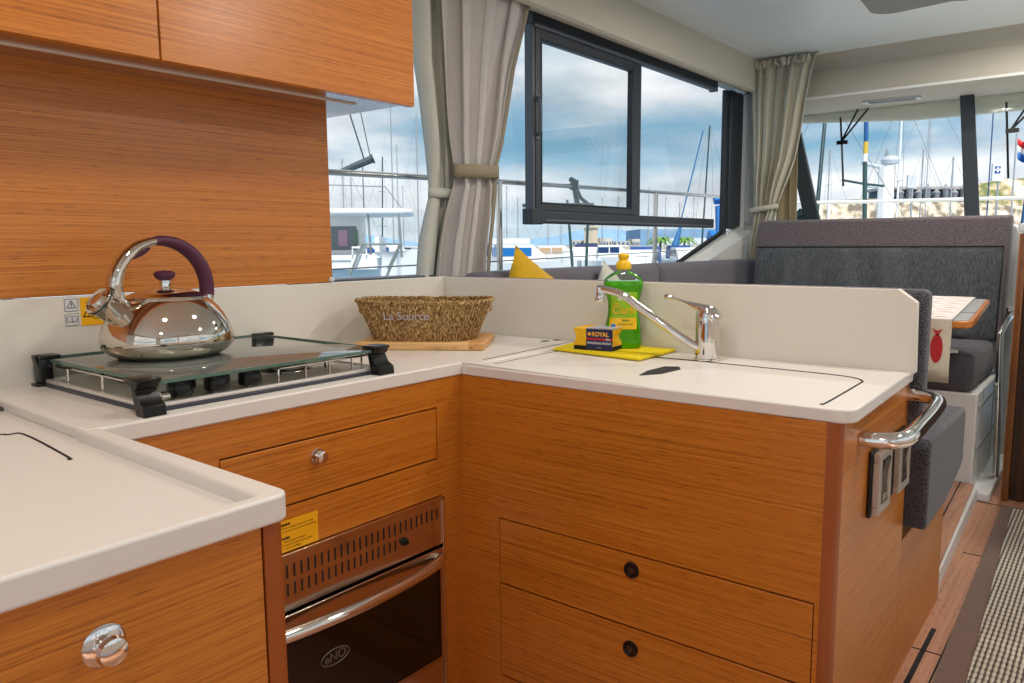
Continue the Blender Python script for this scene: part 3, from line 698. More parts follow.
Mr = Matrix.Translation(cen) @ Matrix.Rotation(math.atan2(vv.y, vv.x), 4, 'Z')
m_.xf(Mr); cb = thing('cutting_board', 'bamboo cutting board on the worktop under the basket', 'cutting board', cen)
BAMBOO2 = wood('bamboo_board', [(206, 158, 98), (224, 180, 120), (234, 194, 138)], 'H', .5, 60, 3., 0)
o = m_.build('board', BAMBOO2, cb, bevel=.005)
m_ = MB(); m_.box(-.1228, .1228, -.1753, -.130, .0006, .0217, 0); m_.xf(Mr); m_.build('end_cleat', wood('bamboo_cleat', [(170, 118, 64), (206, 152, 92), (216, 168, 108)], 'Z', .5, 130, 3., 0), cb, bevel=.005)

BKC = cen+Vector((0, 0, .0216))-vv*.016+uu*.002
bk = thing('wicker_basket', 'oval seagrass basket with flared sides standing on the cutting board', 'basket', BKC)
def sel(a, rx, ry, p=3.2):
    c_, s__ = math.cos(a), math.sin(a)
    return (math.copysign(abs(c_)**(2/p), c_)*rx, math.copysign(abs(s__)**(2/p), s__)*ry)
nA, nR = 420, 26
Mb = Matrix.Translation(BKC) @ Matrix.Rotation(math.atan2(vv.y, vv.x), 4, 'Z')
rnd = random.Random(3); jit = [[rnd.uniform(-.0012, .0012) for _ in range(nA)] for _ in range(nR+1)]
def side(inner):
    def fn(u, v):
        a = 2*PI*u; i = int(round(u*nA)) % nA; r_ = int(round(v*nR))
        rx = .084+.030*v; ry = .140+.046*v**1.1
        zz = .0+.103*v
        # ends rise slightly into handles
        x, y = sel(a, rx, ry)
        zz += .004*v*abs(y/ry)**4
        k = (.0022 if (i//2+0) % 3 else -.0018)+jit[r_][i] + (.0007 if r_ % 2 else -.0007)
        n = Vector((x/rx**2, y/ry**2, 0)).normalized()
        return Vector((x, y, zz))+n*(k-(.006 if inner else 0))
    return fn
m_ = MB(); m_.grid(side(False), nA, nR, 0, True); m_.grid(side(True), nA, nR, 0, True)
m_.xf(Mb); m_.build('woven_wall', SEAGRASS, bk, smooth=60, fixn=False)
m_ = MB()
rim = []
for i in range(240):
    a = 2*PI*i/240; x, y = sel(a, .1125, .185); rim.append(Vector((x, y, .104+.004*abs(y/.185)**4)))
for s in (0, 1):
    pts = []
    for i, p in enumerate(rim):
        t_ = (rim[(i+1) % 240]-rim[i-1]).normalized(); n = t_.cross(Vector((0, 0, 1)))
        ph = i*2*PI/10+s*PI
        pts.append(p+n*.0030*math.cos(ph)+Vector((0, 0, .0030*math.sin(ph))))
    m_.tube(pts, .0034, 6, closed=True)
m_.xf(Mb); m_.build('braided_rim', SEAGRASS, bk, smooth=60)
m_ = MB(); m_.prism([sel(2*PI*i/48, .082, .136) for i in range(48)], 'Z', .0, .004); m_.xf(Mb); m_.build('base', SEAGRASS, bk)
for s in (-1, 1):
    m_ = MB(); 
    for q in (0, .006): m_.tube(smoothpath([(-.040, s*(.168), .070), (-.025, s*.180, .078+q), (0, s*.184, .082+q), (.025, s*.180, .078+q), (.040, s*.168, .070)]), .0035, 7)
    m_.xf(Mb); m_.build('handle', SEAGRASS, bk)
m_ = MB(); m_.text('La Source', .031, Matrix.Identity(4), 0, .0006)
for v in m_.bm.verts:
    yy = -v.co.x+.03; zz = .070+v.co.y; v.co = Vector((-(.084+.030*(zz/.100)+.0045+v.co.z*.3), yy, zz))
m_.xf(Mb); m_.build('stitched_lettering', mat('pale_lilac_thread', (196, 186, 196), .8), bk)

# ------------------------------------------------------------------ sink items
m_ = MB(); m_.prism([(.318, -.045), (.283, -.326), (.4855, -.320), (.4870, -.018)], 'Z', .7505, .7575); tag(m_.build('cleaning_cloth', YELLOW, bevel=.002), 'flat bright yellow sponge cloth lying in front of the splashback', 'cloth')
# sponge
SPL = Vector((.375, -.155, .7577))
spg = thing('sponge', 'yellow scouring sponge in navy printed sleeve on the yellow cloth', 'sponge', SPL)
def waist(z): return .056-.0075*math.exp(-((z-.034)/.012)**2)
zs = [.011+.046*i/14 for i in range(15)]
outl = [(-waist(z)+.0, z) for z in zs]+[(waist(z), z) for z in reversed(zs)]
m_ = MB(); m_.prism(outl, 'X', -.043, .043); m_.xf(Matrix.Translation(SPL) @ Matrix.Rotation(rad(7), 4, 'Z')); m_.build('foam', SPONGE, spg, bevel=.002)
m_ = MB(); m_.box(-.043, .043, -.0545, .0545, 0, .011); m_.xf(Matrix.Translation(SPL) @ Matrix.Rotation(rad(7), 4, 'Z')); m_.build('scourer', SCOUR, spg, bevel=.001)
MS = Matrix.Translation(SPL) @ Matrix.Rotation(rad(7), 4, 'Z')
m_ = MB()
m_.box(-.0445, -.0432, -.0565, .018, .002, .056, 0); m_.box(-.0447, -.0430, -.0565, .018, .0275, .033, 1)
m_.box(-.0445, .0445, -.0565, .018, .0572, .0584, 2)
FM = lambda y, z: frame_m((-.0450, y, z), (0, -1, 0), (0, 0, 1))
m_.text('ROYAL', .0150, FM(-.022, .0425), 3, .0002, .0005)
m_.text('plus', .008, FM(-.044, .031), 2, .0002, .0003)
m_.text('ABRAZIVNA SPUZVA', .0074, FM(-.019, .0195), 2, .0002, .0004)
m_.text('1 kom', .0055, FM(-.019, .008), 2, .0002)
m_.lathe([(0, -.0452), (.0045, -.0452), (.0045, -.0440)], (0, .009, .043), 10, 3, axis='X')
m_.xf(MS); m_.build('sleeve', [NAVY, REDP, mat('silver_sleeve', (190, 190, 204), .3), GOLDP], spg)

# detergent bottle
BL = Vector((.425, -.196, .7577))
bt = thing('dish_soap_bottle', 'clear bottle of green dish soap with yellow cap behind the sponge', 'bottle', BL)
MBt = Matrix.Translation(BL) @ Matrix.Rotation(rad(35), 4, 'Z')
def bprof(z):   # half width, half depth
    K = [(0, .044, .026), (.01, .049, .029), (.05, .047, .028), (.095, .040, .026), (.12, .040, .026), (.15, .048, .028), (.168, .052, .029), (.182, .050, .027), (.194, .038, .022), (.203, .018, .014), (.208, .014, .014), (.214, .014, .014)]
    for i in range(len(K)-1):
        if z <= K[i+1][0]:
            t_ = (z-K[i][0])/(K[i+1][0]-K[i][0]); t_ = t_*t_*(3-2*t_); return tuple(K[i][j]*(1-t_)+K[i+1][j]*t_ for j in (1, 2))
    return K[-1][1:]
def shell(z0, z1, n, inset=0, sgn=1):
    def fn(u, v):
        z = z0+(z1-z0)*v; a, b_ = bprof(z); x, y = sel(2*PI*u, b_-inset, a-inset, 2.6); return Vector((x, y, z))
    return fn
m_ = MB(); V = m_.grid(shell(0, .214, 40), 48, 40, 0, True); m_.bm.faces.new(V[0][::-1])
m_.xf(MBt); m_.build('bottle_shell', glass('clear_plastic', (.93, .97, .93), 1.1, .03), bt, smooth=60)
m_ = MB(); V = m_.grid(shell(.001, .178, 36, .0012), 48, 36, 0, True); m_.bm.faces.new(V[0][::-1]); m_.bm.faces.new(V[-1])
m_.xf(MBt)
liq = mat('green_liquid', (128, 240, 20), .12, spec=.5)
liq.node_tree.nodes['Principled BSDF'].inputs['Transmission Weight'].default_value = .2
liq.node_tree.nodes['Principled BSDF'].inputs['Roughness'].default_value = .1
liq.node_tree.nodes['Principled BSDF'].inputs['IOR'].default_value = 1.1
m_.build('detergent', liq, bt, smooth=60)
m_ = MB(); m_.lathe([(.0155, .207), (.0195, .209), (.0205, .214), (.0195, .224), (.0165, .229), (.0115, .232), (.0115, .235), (.0145, .239), (.0150, .244), (.0135, .2475), (.006, .250), (0, .2505)], (0, 0, 0), 28); m_.xf(MBt); m_.build('cap', mat('yellow_cap', (236, 190, 24), .4), bt, smooth=50)
def lab(y0, y1, z0, z1, off, mi, mb_):
    def fn(u, v):
        y = y0+(y1-y0)*u; z = z0+(z1-z0)*v; a, b_ = bprof(z); xx = (b_+off)*(max(0, 1-abs(y/(a+off))**2.6))**(1/2.6)
        return Vector((-xx, y, z))
    mb_.grid(fn, 16, 16, mi)
m_ = MB(); lab(-.034, .034, .062, .150, .0010, 0, m_); lab(-.034, .037, .052, .082, .0016, 1, m_)
lab(-.012, .016, .128, .148, .0016, 2, m_); lab(-.002, .006, .132, .143, .0020, 3, m_)
lab(.022, .033, .054, .066, .0022, 4, m_)
for tx, sz, yc, zc_, mi, bold in (('Čarli', .030, .001, .102, 1, .0004), ('limun', .008, -.004, .076, 3, .0002), ('detergent za suđe', .0052, -.005, .066, 3, 0)):
    n0 = len(m_.bm.verts); m_.text(tx, sz, Matrix.Identity(4), mi, .0005, bold); m_.bm.verts.ensure_lookup_table()
    for v in m_.bm.verts[n0:]:
        y = yc-v.co.x; z = zc_+v.co.y; a, b_ = bprof(z); xx = (b_+.0022+v.co.z)*(max(0, 1-abs(y/(a+.002))**2.6))**(1/2.6); v.co = Vector((-xx, y, z))
m_.xf(MBt); m_.build('label', [mat('label_lime', (150, 196, 30), .35), mat('label_gold', (240, 190, 24), .35), mat('label_pale', (226, 232, 200), .4), GREENP, BLUEP], bt, smooth=60, fixn=False)

# faucet
FL = Vector((.402, -.445, .7495))
fa = thing('kitchen_faucet', 'chrome single-lever sink faucet with long swivel spout', 'faucet', FL)
m_ = MB(); m_.lathe([(.031, 0), (.031, .004), (.0285, .006), (.0285, .046), (.0278, .0465), (.0278, .0475), (.0285, .048), (.0285, .088), (.0278, .0885), (.0278, .090), (.0288, .091), (.0288, .112), (.027, .118)], FL, 40); m_.build('body', CHROME, fa, smooth=40)
m_ = MB()
m_.tube([FL+Vector(p) for p in ((0, -.026, .100), (0, -.014, .112), (-.001, .004, .120), (-.003, .028, .130), (-.006, .055, .139), (-.008, .080, .146), (-.009, .096, .150))], [(.014, .024), (.017, .027), (.016, .025), (.009, .015), (.0035, .007), (.003, .005), (.003, .005)], 18)
m_.tube([FL+Vector(p) for p in ((-.0085, .088, .148), (-.009, .098, .1505), (-.010, .108, .152), (-.010, .112, .152))], [.004, .0065, .0065, .004], 14)
m_.build('lever', CHROME, fa, smooth=50)
m_ = MB()
sp_ = smoothpath([FL+Vector(p) for p in ((-.015, .012, .030), (-.024, .030, .040), (-.042, .085, .078), (-.058, .150, .122), (-.064, .190, .150), (-.066, .218, .161), (-.068, .250, .167), (-.069, .270, .169))], 6)
m_.tube(sp_, .0102, 16); m_.build('spout', CHROME, fa, smooth=50)
m_ = MB(); tip = FL+Vector((-.069, .264, .166)); m_.lathe([(.0125, -.030), (.0135, -.028), (.0135, -.012), (.0125, -.010), (.0125, .007), (.009, .010), (0, .011)], tip, 24); m_.build('aerator', CHROME, fa, smooth=40)

# ------------------------------------------------------------------ seats, table
def cushion(name, x0, x1, y0, y1, z0, z1, m, bev, label, cat='cushion', group=None, parent=None):
    c_ = MB(); c_.box(x0, x1, y0, y1, z0, z1, 0, bev, 4)
    o = c_.build(name, m, parent, smooth=50)
    if label: tag(o, label, cat, group)
    return o
# cushion of the seat behind the sink
m_ = MB(); m_.prism([(.556, .375), (.556, .570), (.57, .585), (1.02, .585), (1.04, .57), (1.04, .43), (1.0, .415), (.80, .375)], 'Y', -.918, .44)
tag(m_.build('seat_cushion', fabric('charcoal_weave', (30, 29, 33), (96, 94, 100), 330), bevel=.014), 'charcoal seat cushion poking out beside the two switches', 'cushion')
m_ = MB(); m_.box(.528, .590, -.900, .44, .588, .927, 0, .016, 4)
tag(m_.build('backrest_cushion', MATS['charcoal_weave'], smooth=50), 'narrow charcoal backrest cushion end behind the peninsula upstand', 'cushion')
# forward seat
fs = thing('dinette_bench', 'white dinette seat box below the large grey backrest', 'seat base', (2.45, -.2, .0))
m_ = MB(); m_.box(2.145, 2.86, -.805, .55, .0, .43, 0); m_.build('box', WHITE, fs, bevel=.006)
m_ = MB()
for z in (.19, .36): m_.box(2.18, 2.70, -.8075, -.805, z, z+.006); m_.box(2.18, 2.70, -.8082, -.805, z+.012, z+.014)
for x in (2.30, 2.62, 2.18): m_.box(x, x+.005, -.8075, -.805, .06, .43)
m_.build('side_grooves', mat('groove_grey', (168, 172, 168), .6), fs)
m_ = MB(); m_.prism([(2.14, 0), (2.80, 0), (2.80, .05), (2.14, .035)], 'Y', -.868, -.80); m_.build('step_plinth', WHITE, fs, bevel=.006)
m_ = MB(); m_.prism([(-.862, .0), (-.862, .95), (-.856, 1.04), (-.83, 1.10), (-.78, 1.125), (.33, 1.125), (.33, 0)], 'X', 2.862, 2.92); m_.build('back_shell', WHITE, fs, bevel=.012)
c_ = MB(); c_.box(2.135, 2.74, -.785, .50, .432, .585, 0, .03, 5)
tag(c_.build('seat_cushion', fabric('plum_grey_fabric', (62, 58, 64), (92, 87, 93), 300), smooth=50), 'grey dinette seat cushion in front of the tall grey backrest', 'cushion')
# tall backrest with net panel
bc = thing('backrest', 'tall grey backrest with taupe top band and gathered net panel', 'backrest', (2.75, -.24, .58))
def slant(z): return 2.70+.065*(z-.58)/.57
m_ = MB(); m_.prism([(slant(.58), .58), (slant(1.14), 1.14), (slant(1.14)+.015, 1.148), (slant(1.14)+.085, 1.148), (slant(1.14)+.095, 1.13), (slant(.58)+.09, .58)], 'Y', -.812, .345); m_.build('cover', BROWNFAB, bc, bevel=.010)
m_ = MB()
rnd = random.Random(5); ph = [rnd.uniform(0, 6) for _ in range(5)]
def net(u, v):
    y = .335+u*(-.792-.335); z = 1.008-v*.425
    g = v*.9+.1
    d = .004+.050*g*(.5+.5*math.sin(y*24+ph[0]+.6*math.sin(v*3+y*5)))*(.6+.4*math.sin(y*11+ph[1]))+.003*math.sin(y*80+ph[2]+v*5)*g
    edge = min(1, min(u, 1-u)/.02)*min(1, min(v, 1-v)/.04)
    return (slant(z)-.001-d*edge, y, z)
m_.grid(net, 220, 30); m_.build('net_panel', MESHFAB, bc, smooth=80)
m_ = MB(); m_.tube([(slant(1.008)-.002, .335, 1.008), (slant(1.008)-.002, -.792, 1.008), (slant(.585)-.003, -.788, .590)], .004, 8); m_.build('piping', mat('dark_piping', (34, 34, 38), .8), bc)
# steel pole
m_ = MB(); m_.tube(smoothpath([(2.862, -.80, .70), (2.80, -.835, .70), (2.70, -.842, .700), (2.56, -.842, .690), (2.46, -.836, .655), (2.44, -.836, .60), (2.425, -.848, .30), (2.41, -.858, .042)], 6), .0125, 14)
m_.lathe([(.026, 2.862), (.026, 2.852), (.014, 2.848)], (0, -.815, .70), 20, axis='X')
tag(m_.build('grab_pole', CHROME), 'slim curved chrome grab pole beside the grey dinette seat', 'handrail')
# table
tb = thing('dinette_table', 'dinette table with grey top and rounded wooden edge', 'table', (1.6, -.4, .07))
def tq(e): 
    return [(.955+e, -.2), (.955+e, -.875-e), (.975+e, -.905+e*.5)]+[(1.0, -.912+e), (2.31, -.802+e), (2.34-e, -.775), (2.34-e, -.2)]
m_ = MB(); m_.prism([(1.225, -.15), (1.225, -.850), (1.230, -.872), (1.245, -.886), (1.27, -.890), (2.24, -.813), (2.265, -.803), (2.275, -.78), (2.275, -.15)], 'Z', .778, .7990); m_.build('wood_edge', TEAKF, tb, bevel=.004)
m_ = MB(); m_.prism([(1.236, -.16), (1.236, -.848), (1.242, -.864), (1.27, -.877), (2.24, -.800), (2.262, -.78), (2.262, -.16)], 'Z', .7985, .8002); m_.build('table_top', GREYTOP, tb)
m_ = MB(); m_.prism([(1.50, -.16), (1.545, -.858), (1.552, -.858), (1.507, -.16)], 'Z', .800, .8008); m_.build('fold_line', RUBBERGAP, tb)
m_ = MB(); m_.lathe([(.10, .07), (.10, .08), (.04, .09), (.035, .10), (.035, .75), (.09, .76), (.09, .778)], (1.6, -.30, 0), 24); m_.build('pedestal', STEEL, tb)
# runner
rn = thing('table_runner', 'linen table runner printed with red, blue and orange fish', 'table runner', (1.6, -.7, .66))
def run(t_): # t in metres along X from near hang bottom
    return
W_ = .26
def rpt(s, w):   # s runs near-bottom -> top -> far-bottom ; w 0 right edge .. 1 left
    y_off = w*W_
    if s < 0: return (1.218-.004*math.sin(s*40+w*3), -.842+y_off*1.0, .806+s)
    if s <= 1.07:
        return (1.218+s, -.842+.086*s/1.07+y_off, .8045)
    return (2.288, -.756+y_off, .8045-(s-1.07))
S = [-.192, -.15, -.10, -.07, -.03, -.008, 0, .02]+[.1+.1*i for i in range(10)]+[1.06, 1.07, 1.10, 1.14, 1.17]
m_ = MB()
V = [[m_.bm.verts.new(rpt(s, w/6)) for w in range(7)] for s in S]
for i in range(len(S)-1):
    for k in range(6):
        ff = m_.bm.faces.new([V[i][k], V[i][k+1], V[i+1][k+1], V[i+1][k]]); ff.material_index = 0 if S[i+1] <= 0 else 1
m_.build('cloth', [RUNNER, RUNTOP], rn, solid=.002, smooth=50)
m_ = MB()
def fish(c_, dx, dy, L_, mi, z_up):
    """flat fish print; dx = unit along body, dy = unit across"""
    c_ = Vector(c_); dx = Vector(dx); dy = Vector(dy)
    body = [c_+dx*(L_*.5*math.cos(a))+dy*(L_*.19*math.sin(a)) for a in [2*PI*i/18 for i in range(18)]]
    tail = [c_-dx*L_*.42, c_-dx*L_*.68+dy*L_*.17, c_-dx*L_*.60, c_-dx*L_*.68-dy*L_*.17]
    m_.face(body, mi); m_.face(tail, mi)
fish((1.2145, -.806, .716), (0, 0, -1), (0, 1, 0), .088, 0, 0); fish((1.2145, -.73, .700), (0, 0, -1), (0, 1, 0), .088, 1, 0)
rnd = random.Random(11)
for i in range(11):
    for k in range(4):
        s = .06+.095*i; x, y, z = rpt(s, .14+.24*k+(0.08 if i % 2 else 0))
        fish((x, y, .8060), (.12, 1 if (i+k) % 2 else -1, 0), (1, -.1, 0), .044, (i*2+k*3) % 4, 0)
for k in range(3): fish((2.2905, -.715+.085*k, .735), (0, 0, -1), (0, 1, 0), .07, 0, 0)
m_.build('fish_print', [mat('fish_red', (184, 40, 44), .8), mat('fish_blue', (52, 70, 120), .8), mat('fish_orange', (226, 130, 92), .8), mat('fish_pink', (214, 120, 112), .8)], rn, fixn=False)
m_ = MB(); m_.box(2.13, 2.19, -.72, -.62, .586, .600, 0, .004); m_.xf(Matrix.Translation((2.16, -.67, .59)) @ Matrix.Rotation(rad(25), 4, 'Z') @ Matrix.Translation((-2.16, .67, -.59)))
tag(m_.build('folded_napkin', WHITE), 'small folded white napkin on the grey seat cushion below the table', 'napkin')

# port side bench with cushions
m_ = MB(); m_.box(1.10, 2.13, .0, .60, .07, .43); m_.box(.6, 3.34, .575, .60, .1, .86); tag(m_.build('side_bench', WHITE), 'white bench box along the side window carrying the sofa cushions', 'bench')
cushion('seat_cushion', 1.06, 2.12, .02, .44, .432, .575, SOFAFAB, .03, 'grey bench seat cushion under the side window behind the peninsula')
for x0, x1, labl in ((.62, 1.885, 'grey sofa back cushion behind the yellow pillow and soap bottle'), (1.90, 3.10, 'grey sofa back cushion behind the faucet, nearer the far curtain')):
    cushion('sofa_back_cushion', x0, x1, .455, .572, .58, .938, SOFAFAB, .035, labl, 'cushion', 'sofa back cushions below the side window')
def pillow(name, c_, rz, tilt, w, h, th, m, label):
    m_ = MB()
    def fn(sg):
        def f_(u, v):
            a, b_ = (u-.5)*2, (v-.5)*2
            k = (1-abs(a)**2.6)**.6*(1-abs(b_)**2.6)**.6
            e = 1+.05*(abs(a*b_))**3-.02*(1-abs(a*b_))
            return Vector((a*w/2*e, sg*th/2*k+.004*math.sin(a*9+b_*4)*k, b_*h/2*e))
        return f_
    m_.grid(fn(1), 20, 20); m_.grid(fn(-1), 20, 20)
    bmesh.ops.remove_doubles(m_.bm, verts=m_.bm.verts, dist=.0005)
    m_.xf(Matrix.Translation(c_) @ Matrix.Rotation(rad(rz), 4, 'Z') @ Matrix.Rotation(rad(tilt[0]), 4, 'X') @ Matrix.Rotation(rad(tilt[1]), 4, 'Y'))
    return tag(m_.build(name, m, smooth=80), label, 'pillow')
pillow('throw_pillow', (.845, .40, .770), 0, (-8, 29), .37, .37, .13, OCHRE, 'mustard yellow throw pillow leaning behind the basket-side upstand')
pillow('throw_pillow', (1.36, .40, .772), 0, (-8, 38), .27, .27, .10, CURTL, 'pale cream throw pillow peeking up left of the soap bottle')

# helm console / companionway on the right
hc = thing('companionway_door', 'dark wooden companionway door with brown frame at the right edge', 'door', (2.3, -1.5, 0))
m_ = MB(); m_.box(2.20, 2.26, -.925, -.905, 0, 1.06); m_.build('door_frame', BROWNW, hc, bevel=.004)
m_ = MB(); m_.box(2.23, 2.25, -1.8, -.925, 0, 1.06); m_.build('door_leaf', DARKW, hc, bevel=.002)
m_ = MB(); m_.box(2.205, 2.262, -.9055, -.900, 0, 1.06); m_.build('frame_edge', mat('bright_brown_edge', (150, 92, 34), .35), hc)
m_ = MB(); m_.box(2.222, 2.23, -.965, -.95, 0, 1.05); m_.build('door_stile', mat('stile_brown', (70, 40, 16), .4), hc)
m_ = MB(); m_.box(2.19, 2.925, -2.59, -.895, 1.062, 1.10, 0, .012); m_.box(2.26, 2.86, -2.59, -.94, .0, 1.062, 0, 0)
tag(m_.build('helm_console', mat('pale_grey_console', (196, 202, 204), .4)), 'pale grey helm console top above the dark companionway door', 'console')

# ------------------------------------------------------------------ curtains
def curtain(rows, plane, off, folds, amp, n=160, seed=0, ztie=None):
    """rows: (z, a, b). plane 'Y' -> sheet runs along X at Y=off ; 'X' -> runs along Y at X=off"""
    rnd = random.Random(seed); ph = [rnd.uniform(0, 6.28) for _ in range(6)]
    rows = sorted(rows, key=lambda r: -r[0]); zt, zb = rows[0][0], rows[-1][0]
    def ab(z):
        for i in range(len(rows)-1):
            z0, z1 = rows[i][0], rows[i+1][0]
            if z1 <= z <= z0:
                t_ = (z0-z)/(z0-z1); t_ = t_*t_*(3-2*t_) if False else t_
                return rows[i][1]*(1-t_)+rows[i+1][1]*t_, rows[i][2]*(1-t_)+rows[i+1][2]*t_
        return rows[-1][1:]
    def fn(u, v):
        z = zt+(zb-zt)*v; a, b_ = ab(z); w = abs(b_-a)
        s = u+.02*math.sin(u*20+ph[0]+v*2.5)+.012*math.sin(v*5+ph[4])*math.sin(PI*u)
        A = amp*min(1.4, .25/max(w, .1))*(1 if ztie is None else min(1, .42+abs(z-ztie)/.30))
        d = A*(math.sin(2*PI*folds*s+ph[1])+.45*math.sin(2*PI*folds*2.3*s+ph[2]+v*1.5)+.25*math.sin(2*PI*folds*.5*s+ph[3]))
        env = min(1, u/.03, (1-u)/.03)
        x = a+(b_-a)*u+.15*(w/folds)*math.sin(4*PI*folds*s+ph[5])*env
        return (x, off+d, z) if plane == 'Y' else (off+d, x, z)
    m_ = MB(); m_.grid(fn, n, 70); return m_
FR = [(1.945, .60, 1.075), (1.889, .605, 1.056), (1.679, .618, .975), (1.539, .624, .938), (1.400, .631, .901), (1.316, .645, .868), (1.285, .655, .858), (1.24, .648, .862), (1.155, .615, .851), (1.031, .582, .830), (.919, .562, .815), (.80, .55, .80)]
cu = thing('curtain', 'beige side-window curtain tied with a tan band, nearer the camera', 'curtain', (.8, .6, .8))
curtain(FR, 'Y', .600, 3.4, .024, seed=4, ztie=1.29).build('drape', CURT, cu, smooth=80, solid=.0015)
def band(x0, x1, y, z0, z1, m, par, tilt=0, name='tieback', r=.03, plane='Y'):
    m_ = MB()
    def fn(u, v):
        a = 2*PI*u; c_ = (x0+x1)/2+(x1-x0)/2*math.cos(a); d_ = y+r*math.sin(a); z = z0+(z1-z0)*v+tilt*math.cos(a)
        return (c_, d_, z) if plane == 'Y' else (d_, c_, z)
    m_.grid(fn, 40, 2, 0, True); return m_.build(name, m, par, smooth=80, solid=.003)
band(.640, .874, .600, 1.266, 1.312, TIEB, cu, .004)
# tan hem along right edge of the drape
m_ = MB()
hm = [(z, b_) for z, a, b_ in FR]
m_.grid(lambda u, v: (hm[min(len(hm)-1, int(round(v*(len(hm)-1))))][1]-.024+.018*u, .590, hm[min(len(hm)-1, int(round(v*(len(hm)-1))))][0]), 2, len(hm)-1)
m_.build('hem', mat('tan_hem', (150, 140, 120), .9), cu, solid=.003)
BR_ = [(1.945, .50, .70), (1.844, .512, .70), (1.645, .520, .70), (1.515, .545, .70), (1.373, .566, .70), (1.228, .572, .695), (1.194, .570, .69), (1.049, .528, .69), (.923, .512, .66), (.80, .51, .66)]
cu = thing('curtain', 'light green-grey lining curtain tucked behind the tied beige curtain', 'curtain', (.6, .65, .8))
curtain(BR_, 'Y', .648, 1.6, .014, seed=9, ztie=1.21).build('drape', CURTL, cu, smooth=80, solid=.0015)
band(.562, .70, .648, 1.194, 1.226, CURTL, cu, .0, r=.018)
FC = [(2.075, .585, .205), (2.0, .580, .225), (1.846, .572, .255), (1.678, .560, .279), (1.508, .552, .312), (1.309, .541, .386), (1.211, .538, .412), (1.018, .550, .465), (.839, .563, .507), (.7, .565, .51)]
cu = thing('curtain', 'olive beige curtain hanging in the far corner beside windscreen', 'curtain', (3.2, .4, .7))
curtain(FC, 'X', 3.20, 5.5, .024, seed=8, ztie=1.23).build('drape', CURT2, cu, smooth=80, solid=.0015)
curtain([(2.075, .570, .235), (2.03, .57, .235)], 'X', 3.185, 9, .016, seed=6).build('gathered_heading', CURT2, cu, smooth=80, solid=.0015)
band(.565, .395, 3.20, 1.215, 1.245, CURT2, cu, .012, r=.035, plane='X')
cu = thing('curtain', 'darker beige curtain panel hanging behind the far corner curtain', 'curtain', (3.27, .37, .7))
curtain([(2.0, .46, .30), (1.567, .440, .320), (1.394, .432, .317), (1.18, .424, .314), (.7, .42, .31)], 'X', 3.285, 1.5, .008, seed=3).build('drape', fabric('tan_curtain', (132, 118, 88), (150, 136, 104), 500), cu, smooth=80, solid=.0015)
# white blind piece on port side between post and curtain
m_ = MB(); m_.grid(lambda u, v: (3.353-.012*math.sin(v*3)*math.sin(u*PI)-.01*math.sin(v*9)*u, .665-.12*u, 1.935-.80*v), 10, 24); tag(m_.build('roman_blind', fabric('white_blind', (196, 198, 196), (210, 212, 210), 400), smooth=80, solid=.002), 'pale fabric blind strip between window post and far curtain', 'blind')
# curtain rail
m_ = MB(); m_.tube([(-.2, .60, 1.95), (1.14, .60, 1.95)], .005, 8); tag(m_.build('curtain_rail', STEEL), 'thin curtain rail above the side-window curtain', 'curtain rail')
m_ = MB(); m_.tube([(3.20, .60, 2.08), (3.20, .20, 2.08)], .005, 8); m_.box(3.19, 3.205, .585, .60, 1.96, 2.07, 0); tag(m_.build('curtain_rail', STEEL), 'short curtain rail under the ceiling at the far corner', 'curtain rail')
m_ = MB(); m_.tube(smoothpath([(3.27, .645, 1.915), (3.30, .63, 1.925), (3.35, .60, 1.925)]), .004, 6); tag(m_.build('blind_cord', BLACK), 'short black cord at the top of the window post', 'cord')

# ceiling fittings
cl = thing('ceiling_light', 'round grey ceiling lamp at the top edge of the picture', 'ceiling light', (2.42, -.50, 2.06))
m_ = MB(); m_.prism([(x, y) for cx, cy, a0 in ((2.56, -.56, 0), (2.56, -.36, 0),) for x, y in ()] or [(2.60+.0, -.55)]+arc(2.57, -.60, .06, 0, -90, 5)+arc(2.1, -.60, .06, -90, -180, 5)+arc(2.1, -.32, .06, 180, 90, 5)+arc(2.54, -.32, .09, 90, 0, 5), 'Z', 2.068, 2.089); m_.build('housing', mat('lamp_grey', (120, 116, 110), .5), cl, bevel=.004)
vt = thing('air_vent', 'slim chrome-framed air vent in the overhead above windscreen', 'vent', (3.66, -.08, 1.85))
m_ = MB(); m_.prism([(3.635, .075), (3.72, .065), (3.75, -.225), (3.66, -.235)], 'Z', 1.848, 1.862); m_.build('frame', mat('vent_frame', (190, 194, 198), .3), vt, bevel=.002)
m_ = MB(); m_.prism([(3.65, .045), (3.70, .040), (3.728, -.20), (3.672, -.205)], 'Z', 1.846, 1.850); m_.build('grille', mat('vent_dark', (64, 70, 78), .5), vt)

# ------------------------------------------------------------------ outside of the boat
dk = MB(); dk.box(-3.4, 4.1, -3.3, -2.68, .45, .50); dk.box(-6.0, -3.3, -3.3, 1.25, -.18, -.13); dk.box(-3.4, 4.1, .75, 1.25, .45, .50); dk.box(4.05, 8.0, -2.6, 1.2, .85, .92)  # starboard and aft decks are unseen, added to bounce sunlight onto the ceiling
tag(dk.build('side_and_bounce_decks', mat('deck_white', (224, 224, 220), .6)), 'white side deck outside the long window, with unseen decks added to bounce light', 'deck')
rl = thing('guard_rail', 'stainless guard rail on the side deck outside the long window', 'railing', (1.5, 1.05, .5))
m_ = MB(); m_.tube([(-1.5, 1.05, 1.262), (.467, 1.05, 1.297), (1.43, 1.05, 1.318), (2.93, 1.05, 1.342), (4.3, 1.05, 1.36)], .0115, 12); m_.build('top_rail', STEEL, rl)
m_ = MB(); m_.tube([(-1.5, 1.05, .93), (1.43, 1.05, .955), (4.3, 1.05, 1.0)], .003, 6); m_.build('lower_wire', STEEL, rl)
